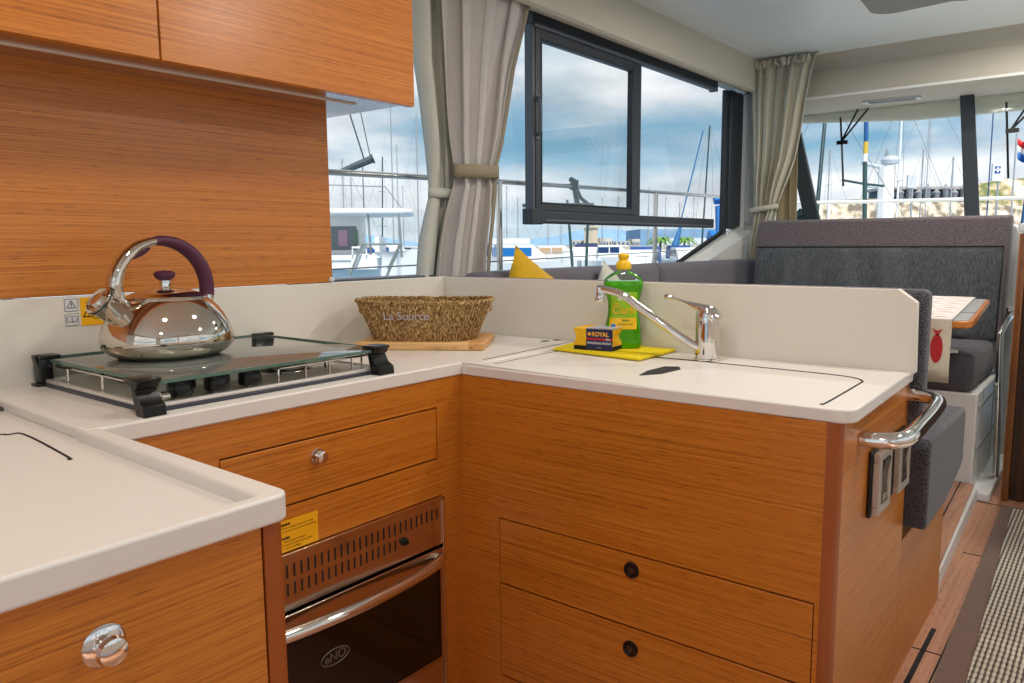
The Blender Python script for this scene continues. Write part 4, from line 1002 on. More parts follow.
for x in (-.6, 1.43, 2.93, 4.2): m_ = MB(); m_.tube([(x, 1.05, .5), (x, 1.05, 1.30+.013*x)], .0145, 12); m_.build('stanchion', STEEL, rl)
m_ = MB(); m_.lathe([(.018, -.012), (.022, 0), (.018, .012)], (2.03, 1.05, 1.328), 12, axis='X'); m_.tube([(2.0, 1.04, 1.36), (2.05, 1.04, 1.352), (2.04, 1.04, 1.30), (2.0, 1.0, 1.235)], .014, 8); m_.tube([(2.05, 1.04, 1.32), (2.075, 1.03, 1.27), (2.10, 1.0, 1.238)], .010, 8); m_.build('rail_clamp', BLACK, rl)
m_ = MB(); m_.tube([(1.55, 1.0, 1.212), (2.15, 1.0, 1.238)], .009, 8); m_.build('lashed_pole', mat('hook_grey', (120, 130, 128), .5), rl)
rl = thing('bow_rail', 'white bow rail seen through the windscreen', 'railing', (6, -.5, .92))
m_ = MB(); m_.tube([(5.5, 1.3, 1.375), (5.5, .5, 1.358), (5.5, -.6, 1.345), (5.5, -2.2, 1.33)], .014, 10); m_.build('top_rail', WHITE, rl)
for y in (.787, -1.6): m_ = MB(); m_.tube([(5.5, y, .92), (5.5, y, 1.355)], .014, 8); m_.build('stanchion', WHITE, rl)
def wiper(top, bot, jn, arms, lab):
    w_ = thing('windscreen_wiper', lab, 'wiper', (3.915, jn[0], jn[1]), 'windscreen wipers')
    m_ = MB(); m_.tube([(3.915, *top), (3.92, (top[0]+bot[0])/2, (top[1]+bot[1])/2), (3.915, *bot)], .0065, 6); m_.build('blade', BLACK, w_)
    for a in arms: m_ = MB(); m_.tube([(3.93, *a), (3.93, *jn)], .006, 6); m_.build('arm', BLACK, w_)
    m_ = MB(); m_.box(3.912, 3.935, jn[0]-.045, jn[0]+.02, jn[1]-.012, jn[1]+.012); m_.build('joint', BLACK, w_)
wiper((.271, 1.818), (.235, 1.386), (.268, 1.662), ((.172, 1.86), (.110, 1.86)), 'windscreen wiper seen left of the central mullion')
wiper((-.627, 1.81), (-.662, 1.385), (-.652, 1.650), ((-.77, 1.86), (-.84, 1.86)), 'windscreen wiper near the right edge of the picture')

# camera geometry, used to find where far things stand on the water
CAM = Vector((-1.36084, -1.23932, 1.034))
RT = Vector((.62183055, -.78311923, -.00714447)); UP = Vector((.10228323, .07216597, .99213417)); FW = Vector((.77644376, .6176701, -.12497497)); FPX = 774.28
def far(px, py, dist):
    return CAM+dist*(FW+RT*((px-512)/FPX)-UP*((py-341.5)/FPX))
WZ = -1.5
# water
m_ = MB(); m_.box(-60, 3500, -1500, 4000, WZ-.1, WZ)
wat = mat('harbour_water', (70, 120, 150), .12, bump=.0)
nt = wat.node_tree; tcn = nt.nodes.new('ShaderNodeNewGeometry'); nz = nt.nodes.new('ShaderNodeTexNoise'); nz.inputs['Scale'].default_value = 1.2; nz.inputs['Detail'].default_value = 5
nt.links.new(tcn.outputs['Position'], nz.inputs['Vector']); bp = nt.nodes.new('ShaderNodeBump'); bp.inputs['Strength'].default_value = .35; bp.inputs['Distance'].default_value = .1
nt.links.new(nz.outputs['Fac'], bp.inputs['Height']); nt.links.new(bp.outputs['Normal'], nt.nodes['Principled BSDF'].inputs['Normal'])
wo = m_.build('harbour_water', wat, smooth=0); tag(wo, 'calm blue harbour water around the moored boats', 'water', kind='stuff')
# distant hills
def ridge(px0, px1, dist, hpx, m, name, label, seed, thick=200):
    rnd = random.Random(seed); n = 60; prof_ = []
    pts = []
    for i in range(n+1):
        px = px0+(px1-px0)*i/n; p_ = far(px, 240, dist)
        h_ = hpx*(.45+.3*math.sin(i*.13+seed)+.15*math.sin(i*.41+seed*2)+.08*rnd.random())*min(1, i/8+.2, (n-i)/8+.2)
        pts.append((p_.x, p_.y, max(1, CAM.z+dist/FPX*h_)))
    m_ = MB(); dv = Vector((FW.x, FW.y, 0)).normalized()*thick
    for i in range(n):
        a, b_ = pts[i], pts[i+1]
        f0 = (a[0]-dv.x*.5, a[1]-dv.y*.5, WZ); f1 = (b_[0]-dv.x*.5, b_[1]-dv.y*.5, WZ)
        m_.face([f0, f1, b_, a]); m_.face([a, b_, (b_[0]+dv.x, b_[1]+dv.y, WZ), (a[0]+dv.x, a[1]+dv.y, WZ)])
    bmesh.ops.remove_doubles(m_.bm, verts=m_.bm.verts, dist=.01)
    return tag(m_.build(name, m, smooth=80), label, 'hills')
HAZEHILL = mat('haze_blue_hills', (138, 176, 204), .9, var=.06, vscale=.01)  # aerial haze is painted into the hill colour
ridge(300, 740, 2400, 16, HAZEHILL, 'island_ridge', 'long low island ridge painted haze-blue on the horizon across the sea', 2, 400)

# ---- boats
HW = mat('boat_white', (236, 236, 234), .35); HB = mat('boat_blue_canvas', (44, 84, 150), .7); HN = mat('boat_navy', (40, 56, 96), .5)
WB = mat('boat_window', (34, 62, 104), .15); ALU = mat('mast_aluminium', (168, 172, 176), .4, .3); DKM = mat('mast_dark', (46, 76, 76), .5); WRE = mat('rigging_wire', (120, 128, 132), .5)
BLM = mat('mast_blue', (24, 78, 124), .5); TANM = mat('boat_tan', (206, 168, 130), .6); CYM = mat('window_bright_blue', (20, 110, 178), .2)
def hull_mb(L_, B_, H_):
    m_ = MB(); n = 10; rings = []
    for i in range(n+1):
        t_ = i/n; x = -L_/2+L_*t_; w = B_/2*(1-max(0, (t_-.45)/.55)**2.2); w = max(w, .03); sh = H_*(1+.25*t_*t_)
        rings.append([m_.bm.verts.new(p) for p in ((x, -w, sh), (x, -w*.8, .0), (x, w*.8, .0), (x, w, sh))])
    for i in range(n):
        for k in range(3): m_.bm.faces.new([rings[i][k], rings[i][k+1], rings[i+1][k+1], rings[i+1][k]])
        m_.bm.faces.new([rings[i][3], rings[i][0], rings[i+1][0], rings[i+1][3]])
    m_.bm.faces.new(rings[0]); m_.bm.faces.new(rings[-1][::-1])
    return m_
def placeM(p, ang): return Matrix.Translation((p.x, p.y, WZ)) @ Matrix.Rotation(rad(ang), 4, 'Z')
OCC = []
def berth(px, dist, L_):
    while True:
        p = far(px, 245, dist)
        if all(max(abs(p.x-q[0]), abs(p.y-q[1])) > (L_+q[2])*.47 for q in OCC): break
        dist += 1.5
    OCC.append((p.x, p.y, L_)); return p, dist
def motor_boat(px, dist, ang, L_, lab, win=None, canopy=None, fly=False, stripe=None):
    p, dist = berth(px, dist, L_); M = placeM(p, ang); win = win or WB
    t_ = thing('motor_boat', lab, 'boat', (p.x, p.y, WZ), 'motor boats moored in the marina')
    B_ = L_*.33; H_ = L_*.11
    m_ = hull_mb(L_, B_, H_); m_.xf(M); m_.build('hull', HW, t_, smooth=40)
    c_ = MB(); c_.prism([(-L_*.22, H_), (-L_*.20, H_+L_*.15), (L_*.08, H_+L_*.15), (L_*.20, H_+L_*.05), (L_*.22, H_)], 'Y', -B_*.38, B_*.38); c_.xf(M); cb_ = c_.build('cabin', HW, t_, bevel=.04)
    g_ = MB()
    for s in (-1, 1):
        for a, b_ in ((-.19, -.06), (-.045, .07)): g_.box(L_*a, L_*b_, s*B_*.385-.01, s*B_*.385+.01, H_+L_*.055, H_+L_*.125)
    g_.box(-L_*.222-.02, -L_*.205, -B_*.32, B_*.32, H_+L_*.05, H_+L_*.13); g_.xf(M); g_.build('windows', win, cb_)
    if canopy:
        q = MB(); q.prism([(-L_*.46, H_+L_*.02), (-L_*.45, H_+L_*.15), (-L_*.40, H_+L_*.175), (-L_*.20, H_+L_*.175), (-L_*.20, H_+L_*.02)], 'Y', -B_*.36, B_*.36); q.xf(M); q.build('canopy', canopy, t_, bevel=.05)
    if fly:
        q = MB(); q.box(-L_*.26, L_*.06, -B_*.36, B_*.36, H_+L_*.155, H_+L_*.20); q.xf(M); q.build('flybridge', HW, t_, bevel=.05)
    q = MB()
    for s in (-1, 1):
        q.tube([(L_*.2, s*B_*.40, H_+.75), (L_*.34, s*B_*.30, H_+.8), (L_*.46, s*B_*.1, H_+.85)], .03, 5)
        for x, w in ((.2, .4), (.34, .3)): q.tube([(L_*x, s*B_*w, H_), (L_*x, s*B_*w, H_+.78)], .025, 5)
    q.xf(M); q.build('bow_rail', ALU, t_)
    return t_
def sail_boat(px, ytop, dist, lab, lean=0., mm=None, spr=2, ang=None, L_=9., boom=True, rake=0., mr=.085, canvas=None, stay=True):
    p, dist = berth(px, dist, L_); top = far(px, ytop, dist).z-WZ
    ang = random.uniform(-25, 25)+130 if ang is None else ang
    M = placeM(p, ang); mm = mm or ALU
    t_ = thing('sailing_boat', lab, 'sailboat', (p.x, p.y, WZ), 'sailing boats moored in the marina')
    B_ = L_*.3; H_ = L_*.1
    m_ = hull_mb(L_, B_, H_); m_.xf(M @ Matrix.Translation((-L_*.08, 0, 0))); m_.build('hull', HW, t_, smooth=40)
    c_ = MB(); c_.prism([(-L_*.25, H_), (-L_*.24, H_+.5), (L_*.08, H_+.45), (L_*.18, H_)], 'Y', -B_*.3, B_*.3); c_.xf(M); cb_ = c_.build('cabin', HW, t_, bevel=.05)
    g_ = MB()
    for s in (-1, 1): g_.box(-L_*.2, L_*.06, s*B_*.3-.02, s*B_*.3+.02, H_+.15, H_+.35)
    g_.xf(M); g_.build('windows', WB, cb_)
    tx = Vector((lean*RT.x+rake, lean*RT.y, 0))
    m_ = MB(); base = Vector((p.x, p.y, WZ+H_)); tp = Vector((p.x, p.y, WZ+top))+tx
    m_.tube([base, tp], [mr, mr*.75], 8); ms = m_.build('mast', mm, t_)
    q = MB(); sd = M.to_3x3() @ Vector((0, 1, 0)); fd = M.to_3x3() @ Vector((1, 0, 0))
    for k in range(spr):
        z = (k+1)/(spr+1); c0 = base.lerp(tp, z); q.tube([c0-sd*(.9-.25*k), c0, c0+sd*(.9-.25*k)], .025, 5)
    if spr: q.build('spreaders', mm, ms)
    if stay:
        q = MB()
        q.tube([tp, base+fd*L_*.40], .012, 4); q.tube([tp, base-fd*L_*.52], .012, 4)
        for s in (-1, 1):
            q.tube([tp, base.lerp(tp, .66)+sd*.7*s, base.lerp(tp, .33)+sd*.9*s, base+sd*s*B_*.45], .012, 4)
        q.build('stays', WRE, t_)
    if boom:
        q = MB(); q.tube([base+Vector((0, 0, 1.3)), base-fd*L_*.38+Vector((0, 0, 1.25))], .10 if not canvas else .19, 8); q.build('boom', canvas or mm, t_)
    return t_
motor_boat(520, 62, -40, 9.5, 'white motor boat with bright blue windows behind yellow pillow', CYM, None, True)
motor_boat(503, 95, -30, 9, 'small white motor boat just right of the tied beige curtain', WB, HN)
motor_boat(585, 58, -150, 8.5, 'white motor boat with navy canopy left of the soap bottle cap', WB, HN)
motor_boat(557, 80, -60, 9, 'white motor boat with tan deck between blue-windowed and navy-canopied boats', TANM, None)
motor_boat(640, 52, -160, 8, 'white motor boat with tall blue canopy right of soap bottle', WB, HB)
motor_boat(612, 84, -50, 9, 'distant white motor boat above the soap bottle cap', WB, HN)
motor_boat(685, 70, -140, 8, 'white motor boat near the quay right of the blue canopy boat', WB, HB)
motor_boat(385, 62, -60, 10, 'far white motor boat left of the lining curtain', WB, HB)
motor_boat(412, 50, -50, 8, 'white motor boat with blue cover beside the curtain edge', WB, HB)
motor_boat(832, 38, 10, 6, 'small boat with blue canopy low beyond the left end of windscreen', WB, HB)
motor_boat(862, 34, 20, 6, 'small boat with bright blue canopy below the banded mast', WB, mat('bright_blue_canvas', (20, 110, 190), .6))

# near motor yacht with hard top (left window)
OCC.append((*far(320, 245, 23)[:2], 11))
p = far(366, 245, 21); M = placeM(p, -47)
ty = thing('motor_yacht', 'large white yacht with curved hardtop in the left window', 'boat', (p.x, p.y, WZ))
MY = M
m_ = hull_mb(11, 4.0, 2.0); m_.xf(MY @ Matrix.Translation((-3.0, 1.2, 0))); m_.build('hull', HW, ty, smooth=40)
m_ = MB()
m_.prism([(-5, -.9), (.5, -.9), (.95, -.75), (1.2, -.45), (1.28, 0), (1.28, .9), (1.1, 1.4), (.7, 1.6), (-5, 1.6)], 'Z', 0, .16); m_.xf(MY @ Matrix.Translation((0, 0, 3.32))); m_.build('hardtop', HW, ty, bevel=.06)
m_ = MB(); m_.box(-5, -.15, .5, 1.5, 1.9, 3.35); m_.box(-5, .35, -.75, .5, 1.9, 2.28); m_.box(.30, .42, -.7, 1.4, 2.2, 2.75); m_.xf(MY); cb_ = m_.build('cockpit', HW, ty)
m_ = MB(); m_.box(-1.6, -1.1, .485, .51, 2.35, 3.1); m_.box(-1.0, -.3, .485, .51, 2.40, 3.05); m_.xf(MY); m_.build('openings', mat('yacht_opening', (120, 128, 134), .5), cb_)
m_ = MB()
for x in (-1.05, .15, .95): m_.tube([(x+.05, -.7, 2.2), (x, -.7, 3.35)], .03, 6)
m_.tube([(-.35, -.9, 1.75), (.0, -.9, 2.55), (.95, -.9, 2.55), (.65, -.9, 1.9)], .035, 6); m_.tube([(.55, -.88, 1.6), (.98, -.88, 2.55)], .035, 6); m_.tube([(-5, -.9, 2.3), (-.3, -.9, 2.3)], .02, 6)
m_.tube([(-1.5, -.5, 3.4), (-.9, -.5, 4.1), (.6, -.5, 4.05), (1.0, -.4, 3.5)], .015, 5)
m_.xf(MY); m_.build('posts_and_rails', mat('rail_grey', (150, 154, 150), .3, .5), ty)
m_ = MB(); m_.box(-.28, .12, -.85, -.45, 2.45, 2.50)
for x in (-.28, .08): m_.box(x, x+.03, -.84, -.80, 2.28, 2.46)
m_.xf(MY); m_.build('folding_chair', HW, ty)
m_ = MB(); m_.box(-.80, -.55, .46, .48, 2.5, 2.95); m_.xf(MY); m_.build('pink_towel', mat('pink_cloth', (186, 150, 172), .8), ty)
m_ = MB(); m_.box(-.36, -.26, .46, .48, 2.55, 2.95); m_.xf(MY); m_.build('green_towel', mat('green_cloth', (110, 140, 120), .8), ty)
# dark folded boom with cover near the rail, left window
a = far(338, 173, 12); b_ = far(372, 159, 12)
t_ = thing('furled_boom', 'dark grey furled boom slanting above the rail in the left window', 'boom', a)
m_ = MB(); m_.tube([a, a.lerp(b_, .5), b_], [.04, .055, .060], 8); m_.build('spar', mat('boom_grey', (70, 78, 84), .6), t_)
m_ = MB(); m_.tube([b_, b_+(b_-a)*.04], .075, 8); m_.tube([far(366, 165, 12), far(347, 105, 12)], .012, 5); m_.tube([far(371, 160, 12), far(359, 105, 12)], .008, 5); m_.build('tackle', mat('tackle_dark', (50, 58, 62), .6), t_)

SB = [ # px, ytop, dist, lean, mat, label, kwargs
 (345, 160, 70, 0, ALU, 'sailing boat with short mast at the left edge of left window', {}),
 (353, 178, 90, 0, ALU, 'distant sailing boat behind the slanting furled boom', {}),
 (365, 168, 60, 0, DKM, 'dark-masted sailing boat above the yacht hardtop', {}),
 (382, 158, 55, .3, DKM, 'dark-masted sailing boat between the boom and the tallest left mast', {}),
 (394, 106, 48, 0, ALU, 'sailing boat with the tallest mast in the left window', dict(mr=.11)),
 (399, 146, 70, 0, ALU, 'sailing boat just right of the tallest left-window mast', {}),
 (419, 117, 55, 0, ALU, 'tall-masted sailing boat at the right edge of left window', dict(mr=.1)),
 (404, 186, 110, 0, ALU, 'far sailing boat low between the two tallest left masts', {}),
 (507, 186, 90, 0, ALU, 'far sailing boat nearest the tied curtain in the middle gap', {}),
 (518, 198, 85, .0, ALU, 'far sailing boat left of the sliding window frame', {}),
 (548, 212, 120, 0, ALU, 'far sailing boat under the left end of the window track', {}),
 (561, 205, 110, 0, ALU, 'far sailing boat seen left of the black rail clamp', {}),
 (602, 198, 100, 0, ALU, 'far sailing boat right of the pier lighthouse', {}),
 (618, 196, 120, 0, ALU, 'far sailing boat behind the sliding sash lower corner', {}),
 (648, 188, 100, 0, ALU, 'far sailing boat just right of the sash frame', {}),
 (665, 197, 110, 0, ALU, 'far sailing boat between sash frame and second stanchion', {}),
 (679, 202, 120, 0, ALU, 'far sailing boat in the middle of the fixed pane', {}),
 (693, 196, 120, 0, ALU, 'far sailing boat left of the tall dark mast', {}),
 (574, 200, 34, -.3, DKM, 'sailing boat with dark green mast crossing below the window track', dict(mr=.07, spr=0, stay=False, L_=7, boom=False)),
 (586, 214, 40, .1, DKM, 'sailing boat with dark green mast right of the rail clamp', dict(mr=.09, spr=0, stay=False, L_=7, boom=False)),
 (701, 128, 40, .45, DKM, 'sailing boat with tall dark mast and blue forestay near window post', dict(spr=1, mr=.075)),
 (812, 96, 30, .35, DKM, 'sailing boat with slanting dark mast beside windscreen pillar', dict(spr=1, mr=.09)),
 (882, 150, 60, 0, ALU, 'sailing boat with thin mast behind the radar arch boat', {}),
 (895, 96, 32, 0, HW, 'sailing boat with tall white mast left of centre in windscreen', dict(spr=1, mr=.07)),
 (923, 92, 50, 0, ALU, 'sailing boat with wide-spread rigging left of the mullion', dict(L_=14, spr=0, mr=.05)),
 (948, 158, 50, 0, ALU, 'sailing boat with short grey mast close to the mullion', dict(spr=1)),
 (918, 150, 70, 0, ALU, 'far sailing boat beside the grey sign in windscreen', {}),
 (985, 96, 30, -.1, BLM, 'sailing boat with blue mast right of the mullion', dict(spr=0, mr=.08, stay=False)),
 (1017, 150, 25, .35, BLM, 'sailing boat with blue mast at right edge below flag', dict(spr=0, mr=.07, stay=False, canvas=BLM)),
 (826, 150, 90, 0, ALU, 'far sailing boat between pillar and wiper', {}),
]
for px, yt, d_, ln, mm, lb, kw in SB: sail_boat(px, yt, d_, lb, ln, mm, **kw)
# blue forestay of the tall dark mast
m_ = MB(); m_.tube([far(703, 131, 39.5), far(678, 232, 39.5)], .035, 5); m_.tube([far(682, 222, 39.4), far(675, 246, 39.4)], [.04, .2], 8); tag(m_.build('furled_sail', mat('sail_cover_blue', (40, 108, 160), .6)), 'blue furled headsail slanting left of the tall dark mast', 'sail')
# blue and yellow banded mast
t_ = thing('banded_mast', 'thick blue and yellow mast with dark foot in the windscreen', 'mast', far(865, 262, 26))
m_ = MB(); m_.tube([far(866.5, 95, 26), far(866, 142, 26)], .075, 12); m_.build('blue_section', mat('banner_blue', (24, 84, 140), .5), t_)
m_ = MB(); m_.tube([far(866, 142, 26), far(865.5, 154, 26)], .078, 12); m_.build('yellow_section', mat('banner_yellow', (206, 170, 60), .5), t_)
m_ = MB(); m_.tube([far(865.5, 154, 26), far(865, 162, 26)], .075, 12, 1); m_.tube([far(865, 162, 26), far(864, 320, 26)], .075, 12, 0); m_.tube([far(842, 180, 26), far(865, 184, 26), far(884, 186, 26)], .04, 6, 0); m_.build('dark_section', [DKM, HW], t_)
# radar arch boat
p = far(885, 245, 33); M = placeM(p, 20)
t_ = thing('radar_arch_boat', 'white boat with tall radar arch right of the banded mast', 'boat', (p.x, p.y, WZ))
m_ = hull_mb(10, 3.4, 1.3); m_.xf(M); m_.build('hull', HW, t_, smooth=40)
OCC.append((p.x, p.y, 10))
q0 = far(884, 262, 33); q1 = far(886, 168, 33)
m_ = MB(); m_.tube([q0, q1], [(.38, .38), (.30, .30)], 8); m_.build('tower', HW, t_)
m_ = MB(); m_.tube([far(862, 163, 33), far(892, 170, 33)], .08, 8); m_.tube([far(868, 186, 33), far(890, 188, 33)], .07, 6); m_.lathe([(0, 0), (.35, .05), (.38, .2), (.3, .35), (0, .4)], far(890, 165, 33), 16); m_.build('radar_arch', mat('arch_grey', (190, 198, 204), .4), t_)
# pier, quay and town
def blk(px0, px1, y0, y1, dist, depth, m, name, label, cat, extra=None):
    a = far(px0, y1, dist); b_ = far(px1, y1, dist); dv = Vector((FW.x, FW.y, 0)).normalized()*depth
    z1 = far((px0+px1)/2, y0, dist).z
    m_ = MB(); z0 = WZ if y1 is None or extra != 'float' else a.z
    m_.prism([(a.x, a.y), (b_.x, b_.y), (b_.x+dv.x, b_.y+dv.y), (a.x+dv.x, a.y+dv.y)], 'Z', z0, z1)
    o = m_.build(name, m, bevel=0)
    if label: tag(o, label, cat)
    return o
STONE = mat('pale_stone', (196, 184, 164), .9, var=.15, vscale=.4); TOWN = mat('town_walls', (206, 200, 190), .9, var=.2, vscale=.3)
blk(560, 760, 246, 262, 160, 12, STONE, 'breakwater', 'long low stone breakwater behind the moored motor boats', 'pier')
nb = [(572, 588, 240), (600, 612, 238), (613, 630, 241), (632, 640, 239)]
for (x0, x1, y0), lb in zip(nb, ('low beige pier building left of the lighthouse', 'pier building just right of the lighthouse', 'long pier building above the soap bottle cap', 'small pier building near the sash corner')):
    bb = thing('pier_building', lb, 'building', far((x0+x1)/2, 246, 162), 'buildings on the breakwater')
    o = blk(x0, x1, y0, 245.9, 161, 6, TOWN, 'walls', None, None, 'float'); o.parent = bb; o.location = Vector(o.location)-Vector(bb.location)
    m_ = MB(); A_ = far(x0, 243, 160.6); B2 = far(x1, 243, 160.6)
    for k in range(4):
        c0 = A_.lerp(B2, (k+.2)/4); c1 = A_.lerp(B2, (k+.7)/4)
        m_.face([(c0.x, c0.y, c0.z-.4), (c1.x, c1.y, c1.z-.4), (c1.x, c1.y, c1.z+.25), (c0.x, c0.y, c0.z+.25)])
    m_.build('windows', mat('far_window', (70, 110, 150), .4), bb, solid=.1)
p = far(591, 245, 158)
t_ = thing('lighthouse', 'pale square lighthouse tower on the breakwater', 'lighthouse', (p.x, p.y, WZ))
zt = far(591, 224, 158).z
m_ = MB(); m_.box(p.x-1.0, p.x+1.0, p.y-1.0, p.y+1.0, WZ, zt-.8); m_.box(p.x-1.3, p.x+1.3, p.y-1.3, p.y+1.3, zt-.8, zt-.5); m_.build('tower', mat('lighthouse_cream', (226, 206, 176), .8), t_)
m_ = MB(); m_.lathe([(.6, zt-.5), (.6, zt+.4), (.7, zt+.45), (0, zt+1)], (p.x, p.y, 0), 12); m_.build('lantern', mat('lantern_grey', (150, 150, 150), .5), t_)
o = blk(640, 716, 229, 262, 240, 30, mat('blue_shed', (130, 166, 196), .7, var=.1, vscale=.05), 'harbour_shed', 'long blue harbour warehouse low behind the second stanchion', 'building')
o = blk(655, 722, 238, 262, 200, 10, mat('white_wall_far', (222, 226, 228), .8), 'harbour_promenade', 'white quay wall in front of the blue warehouse', 'wall')
o = blk(655, 760, 263, 300, 60, 4, mat('quay_pale', (212, 206, 194), .9), 'quay', 'pale stone quay at the lower right of the side window', 'quay')
# palms
def palm(px, dist, lab, h_px=9):
    p = far(px, 251, dist); zt = far(px, 251-h_px, dist).z
    t_ = thing('palm_tree', lab, 'palm tree', (p.x, p.y, WZ), 'palms on the quay')
    m_ = MB(); m_.tube([(p.x, p.y, WZ), (p.x+.05, p.y, zt)], [.16, .11], 7); m_.build('trunk', mat('palm_trunk', (120, 96, 70), .9), t_)
    m_ = MB()
    for k in range(16):
        a = 2*PI*k/16; el = .6 if k % 2 else .1
        P0 = Vector((p.x, p.y, zt)); d = Vector((math.cos(a), math.sin(a), 0))
        m_.tube([P0, P0+d*.7+Vector((0, 0, .5*el+.15)), P0+d*1.4+Vector((0, 0, .2*el-.3))], [(.05, .12), (.05, .22), (.02, .04)], 6)
    m_.build('fronds', mat('palm_green', (110, 150, 70), .8), t_)
palm(660, 75, 'green palm tree just right of the second stanchion'); palm(684, 80, 'green palm tree between stanchion and diagonal window corner')
# blue crane
t_ = thing('boat_crane', 'bright blue harbour crane next to the dark window post', 'crane', far(722, 262, 55))
CR = mat('crane_blue', (24, 116, 190), .5)
m_ = MB(); m_.tube([far(720, 270, 55), far(719, 206, 55)], .30, 4); m_.tube([far(736, 270, 55), far(736, 206, 55)], .30, 4); m_.build('column', CR, t_)
m_ = MB(); m_.tube([far(714, 200, 55), far(738, 198, 55)], .32, 4); m_.tube([far(719, 212, 55), far(728, 212, 55)], .3, 4); m_.build('beam', CR, t_)
m_ = MB(); m_.tube([far(710, 243, 54), far(724, 241, 54)], [.9, .6], 6); m_.build('counterweight', CR, t_)
# town hill seen through windscreen
def hill(pts, dist, depth, m, name, label):
    m_ = MB(); dv = Vector((FW.x, FW.y, 0)).normalized()*depth; P = [far(x, y, dist) for x, y in pts]
    for i in range(len(P)-1):
        a, b_ = P[i], P[i+1]; n_ = 6
        for k in range(n_):
            def q(p_, t__): return Vector((p_.x, p_.y, 0))-dv*.25*(1-t__)+Vector((0, 0, WZ+(p_.z-WZ)*math.sin(t__*PI/2)))
            m_.face([q(a, k/n_), q(b_, k/n_), q(b_, (k+1)/n_), q(a, (k+1)/n_)])
        m_.face([tuple(a), tuple(b_), (b_.x+dv.x, b_.y+dv.y, WZ), (a.x+dv.x, a.y+dv.y, WZ)])
    bmesh.ops.remove_doubles(m_.bm, verts=m_.bm.verts, dist=.02)
    return tag(m_.build(name, m, smooth=60), label, 'hillside')
def patchy(name, a, b_, c_, sc_):
    m = mat(name, a, .9); nt = m.node_tree; N = nt.nodes; n = N.new('ShaderNodeTexNoise'); n.inputs['Scale'].default_value = sc_; n.inputs['Detail'].default_value = 6
    g_ = N.new('ShaderNodeNewGeometry'); nt.links.new(g_.outputs['Position'], n.inputs['Vector'])
    r = N.new('ShaderNodeValToRGB'); e = r.color_ramp.elements; e[0].position = .38; e[0].color = lin(a); e[1].position = .62; e[1].color = lin(c_); k = e.new(.5); k.color = lin(b_)
    nt.links.new(n.outputs['Fac'], r.inputs['Fac']); nt.links.new(r.outputs['Color'], N['Principled BSDF'].inputs['Base Color']); return m
HT = patchy('tan_slope', (110, 120, 66), (196, 174, 140), (226, 214, 196), .35)
RK = patchy('rock_bank', (120, 110, 96), (190, 174, 150), (222, 210, 190), .8)
hill([(955, 195), (968, 190), (980, 183), (1000, 180), (1024, 178), (1060, 174), (1120, 170)], 170, 40, HT, 'scrub_hillside', 'tan hillside with green scrub right of the mullion')
hill([(800, 208), (840, 200), (880, 198), (920, 201), (970, 202), (1024, 206), (1100, 208)], 110, 20, RK, 'rock_bank', 'rocky bank behind the bow rail in the windscreen')
t_ = thing('harbour_fort', 'dark arcaded fort wall with stone piers left of mullion', 'building', far(925, 215, 150))
A0, A1 = 886, 962
o = blk(A0, A1, 190, 215, 152, 8, mat('fort_dark', (74, 86, 100), .8), 'wall', None, None); o.parent = t_; o.location = Vector(o.location)-Vector(t_.location)
m_ = MB()
for i in range(9):
    px = A0+5+i*9; a = far(px, 200, 150.5); zt = far(px, 184 if i % 2 == 0 else 188, 150.5).z
    m_.lathe([(.55, WZ), (.55, zt-1.2), (.75, zt-.9), (.35, zt-.5), (.1, zt)], (a.x, a.y, 0), 8)
m_.build('stone_piers', mat('pier_stone', (150, 148, 150), .9), t_)
o = blk(A0, A1, 186.5, 189.5, 151, 9, mat('fort_top', (180, 172, 168), .9), 'parapet', None, None, 'float'); o.parent = t_; o.location = Vector(o.location)-Vector(t_.location)
SG = (('white roadside sign with dark blue symbol on the hillside', 998, 164, 181, 12, True), ('pale grey notice board above the arcaded fort', 912, 175, 188, 9, False))
for lb, px, y0, y1, w_, blue in SG:
    dist = 90; t_ = thing('sign_board', lb, 'sign', far(px, y1, dist))
    a = far(px-w_/2, y1, dist); b_ = far(px+w_/2, y1, dist); h_ = far(px, y0, dist).z-a.z
    dv = Vector((FW.x, FW.y, 0))*.3
    m_ = MB(); m_.prism([(a.x, a.y), (b_.x, b_.y), (b_.x+dv.x, b_.y+dv.y), (a.x+dv.x, a.y+dv.y)], 'Z', a.z, a.z+h_); m_.build('board', mat('sign_white', (226, 230, 232), .5) if blue else mat('sign_grey', (206, 210, 212), .5), t_)
    m_ = MB(); c0 = a.lerp(b_, .5)
    m_.tube([(c0.x+.2, c0.y, WZ), (c0.x+.2, c0.y, a.z)], .12, 6); m_.build('post', ALU, t_)
    if blue:
        m_ = MB(); c1 = a.lerp(b_, .18); c2 = a.lerp(b_, .62); dn = -Vector((FW.x, FW.y, 0))*.06
        m_.prism([(c1.x+dn.x, c1.y+dn.y), (c2.x+dn.x, c2.y+dn.y), (c2.x, c2.y), (c1.x, c1.y)], 'Z', a.z+h_*.45, a.z+h_*.85); sq = m_.build('blue_square', mat('sign_blue', (24, 64, 150), .5), t_)
        m_ = MB(); cc = c1.lerp(c2, .5); dn = dn*1.3; ex = (b_-a).normalized()
        for u0, u1, z0, z1 in ((-.12, .12, .5, .8), (-.3, .3, .6, .7)):
            P1 = cc+ex*u0*1.0; P2 = cc+ex*u1*1.0
            m_.prism([(P1.x+dn.x, P1.y+dn.y), (P2.x+dn.x, P2.y+dn.y), (P2.x, P2.y), (P1.x, P1.y)], 'Z', a.z+h_*z0, a.z+h_*z1)
        m_.build('symbol', HW, sq)
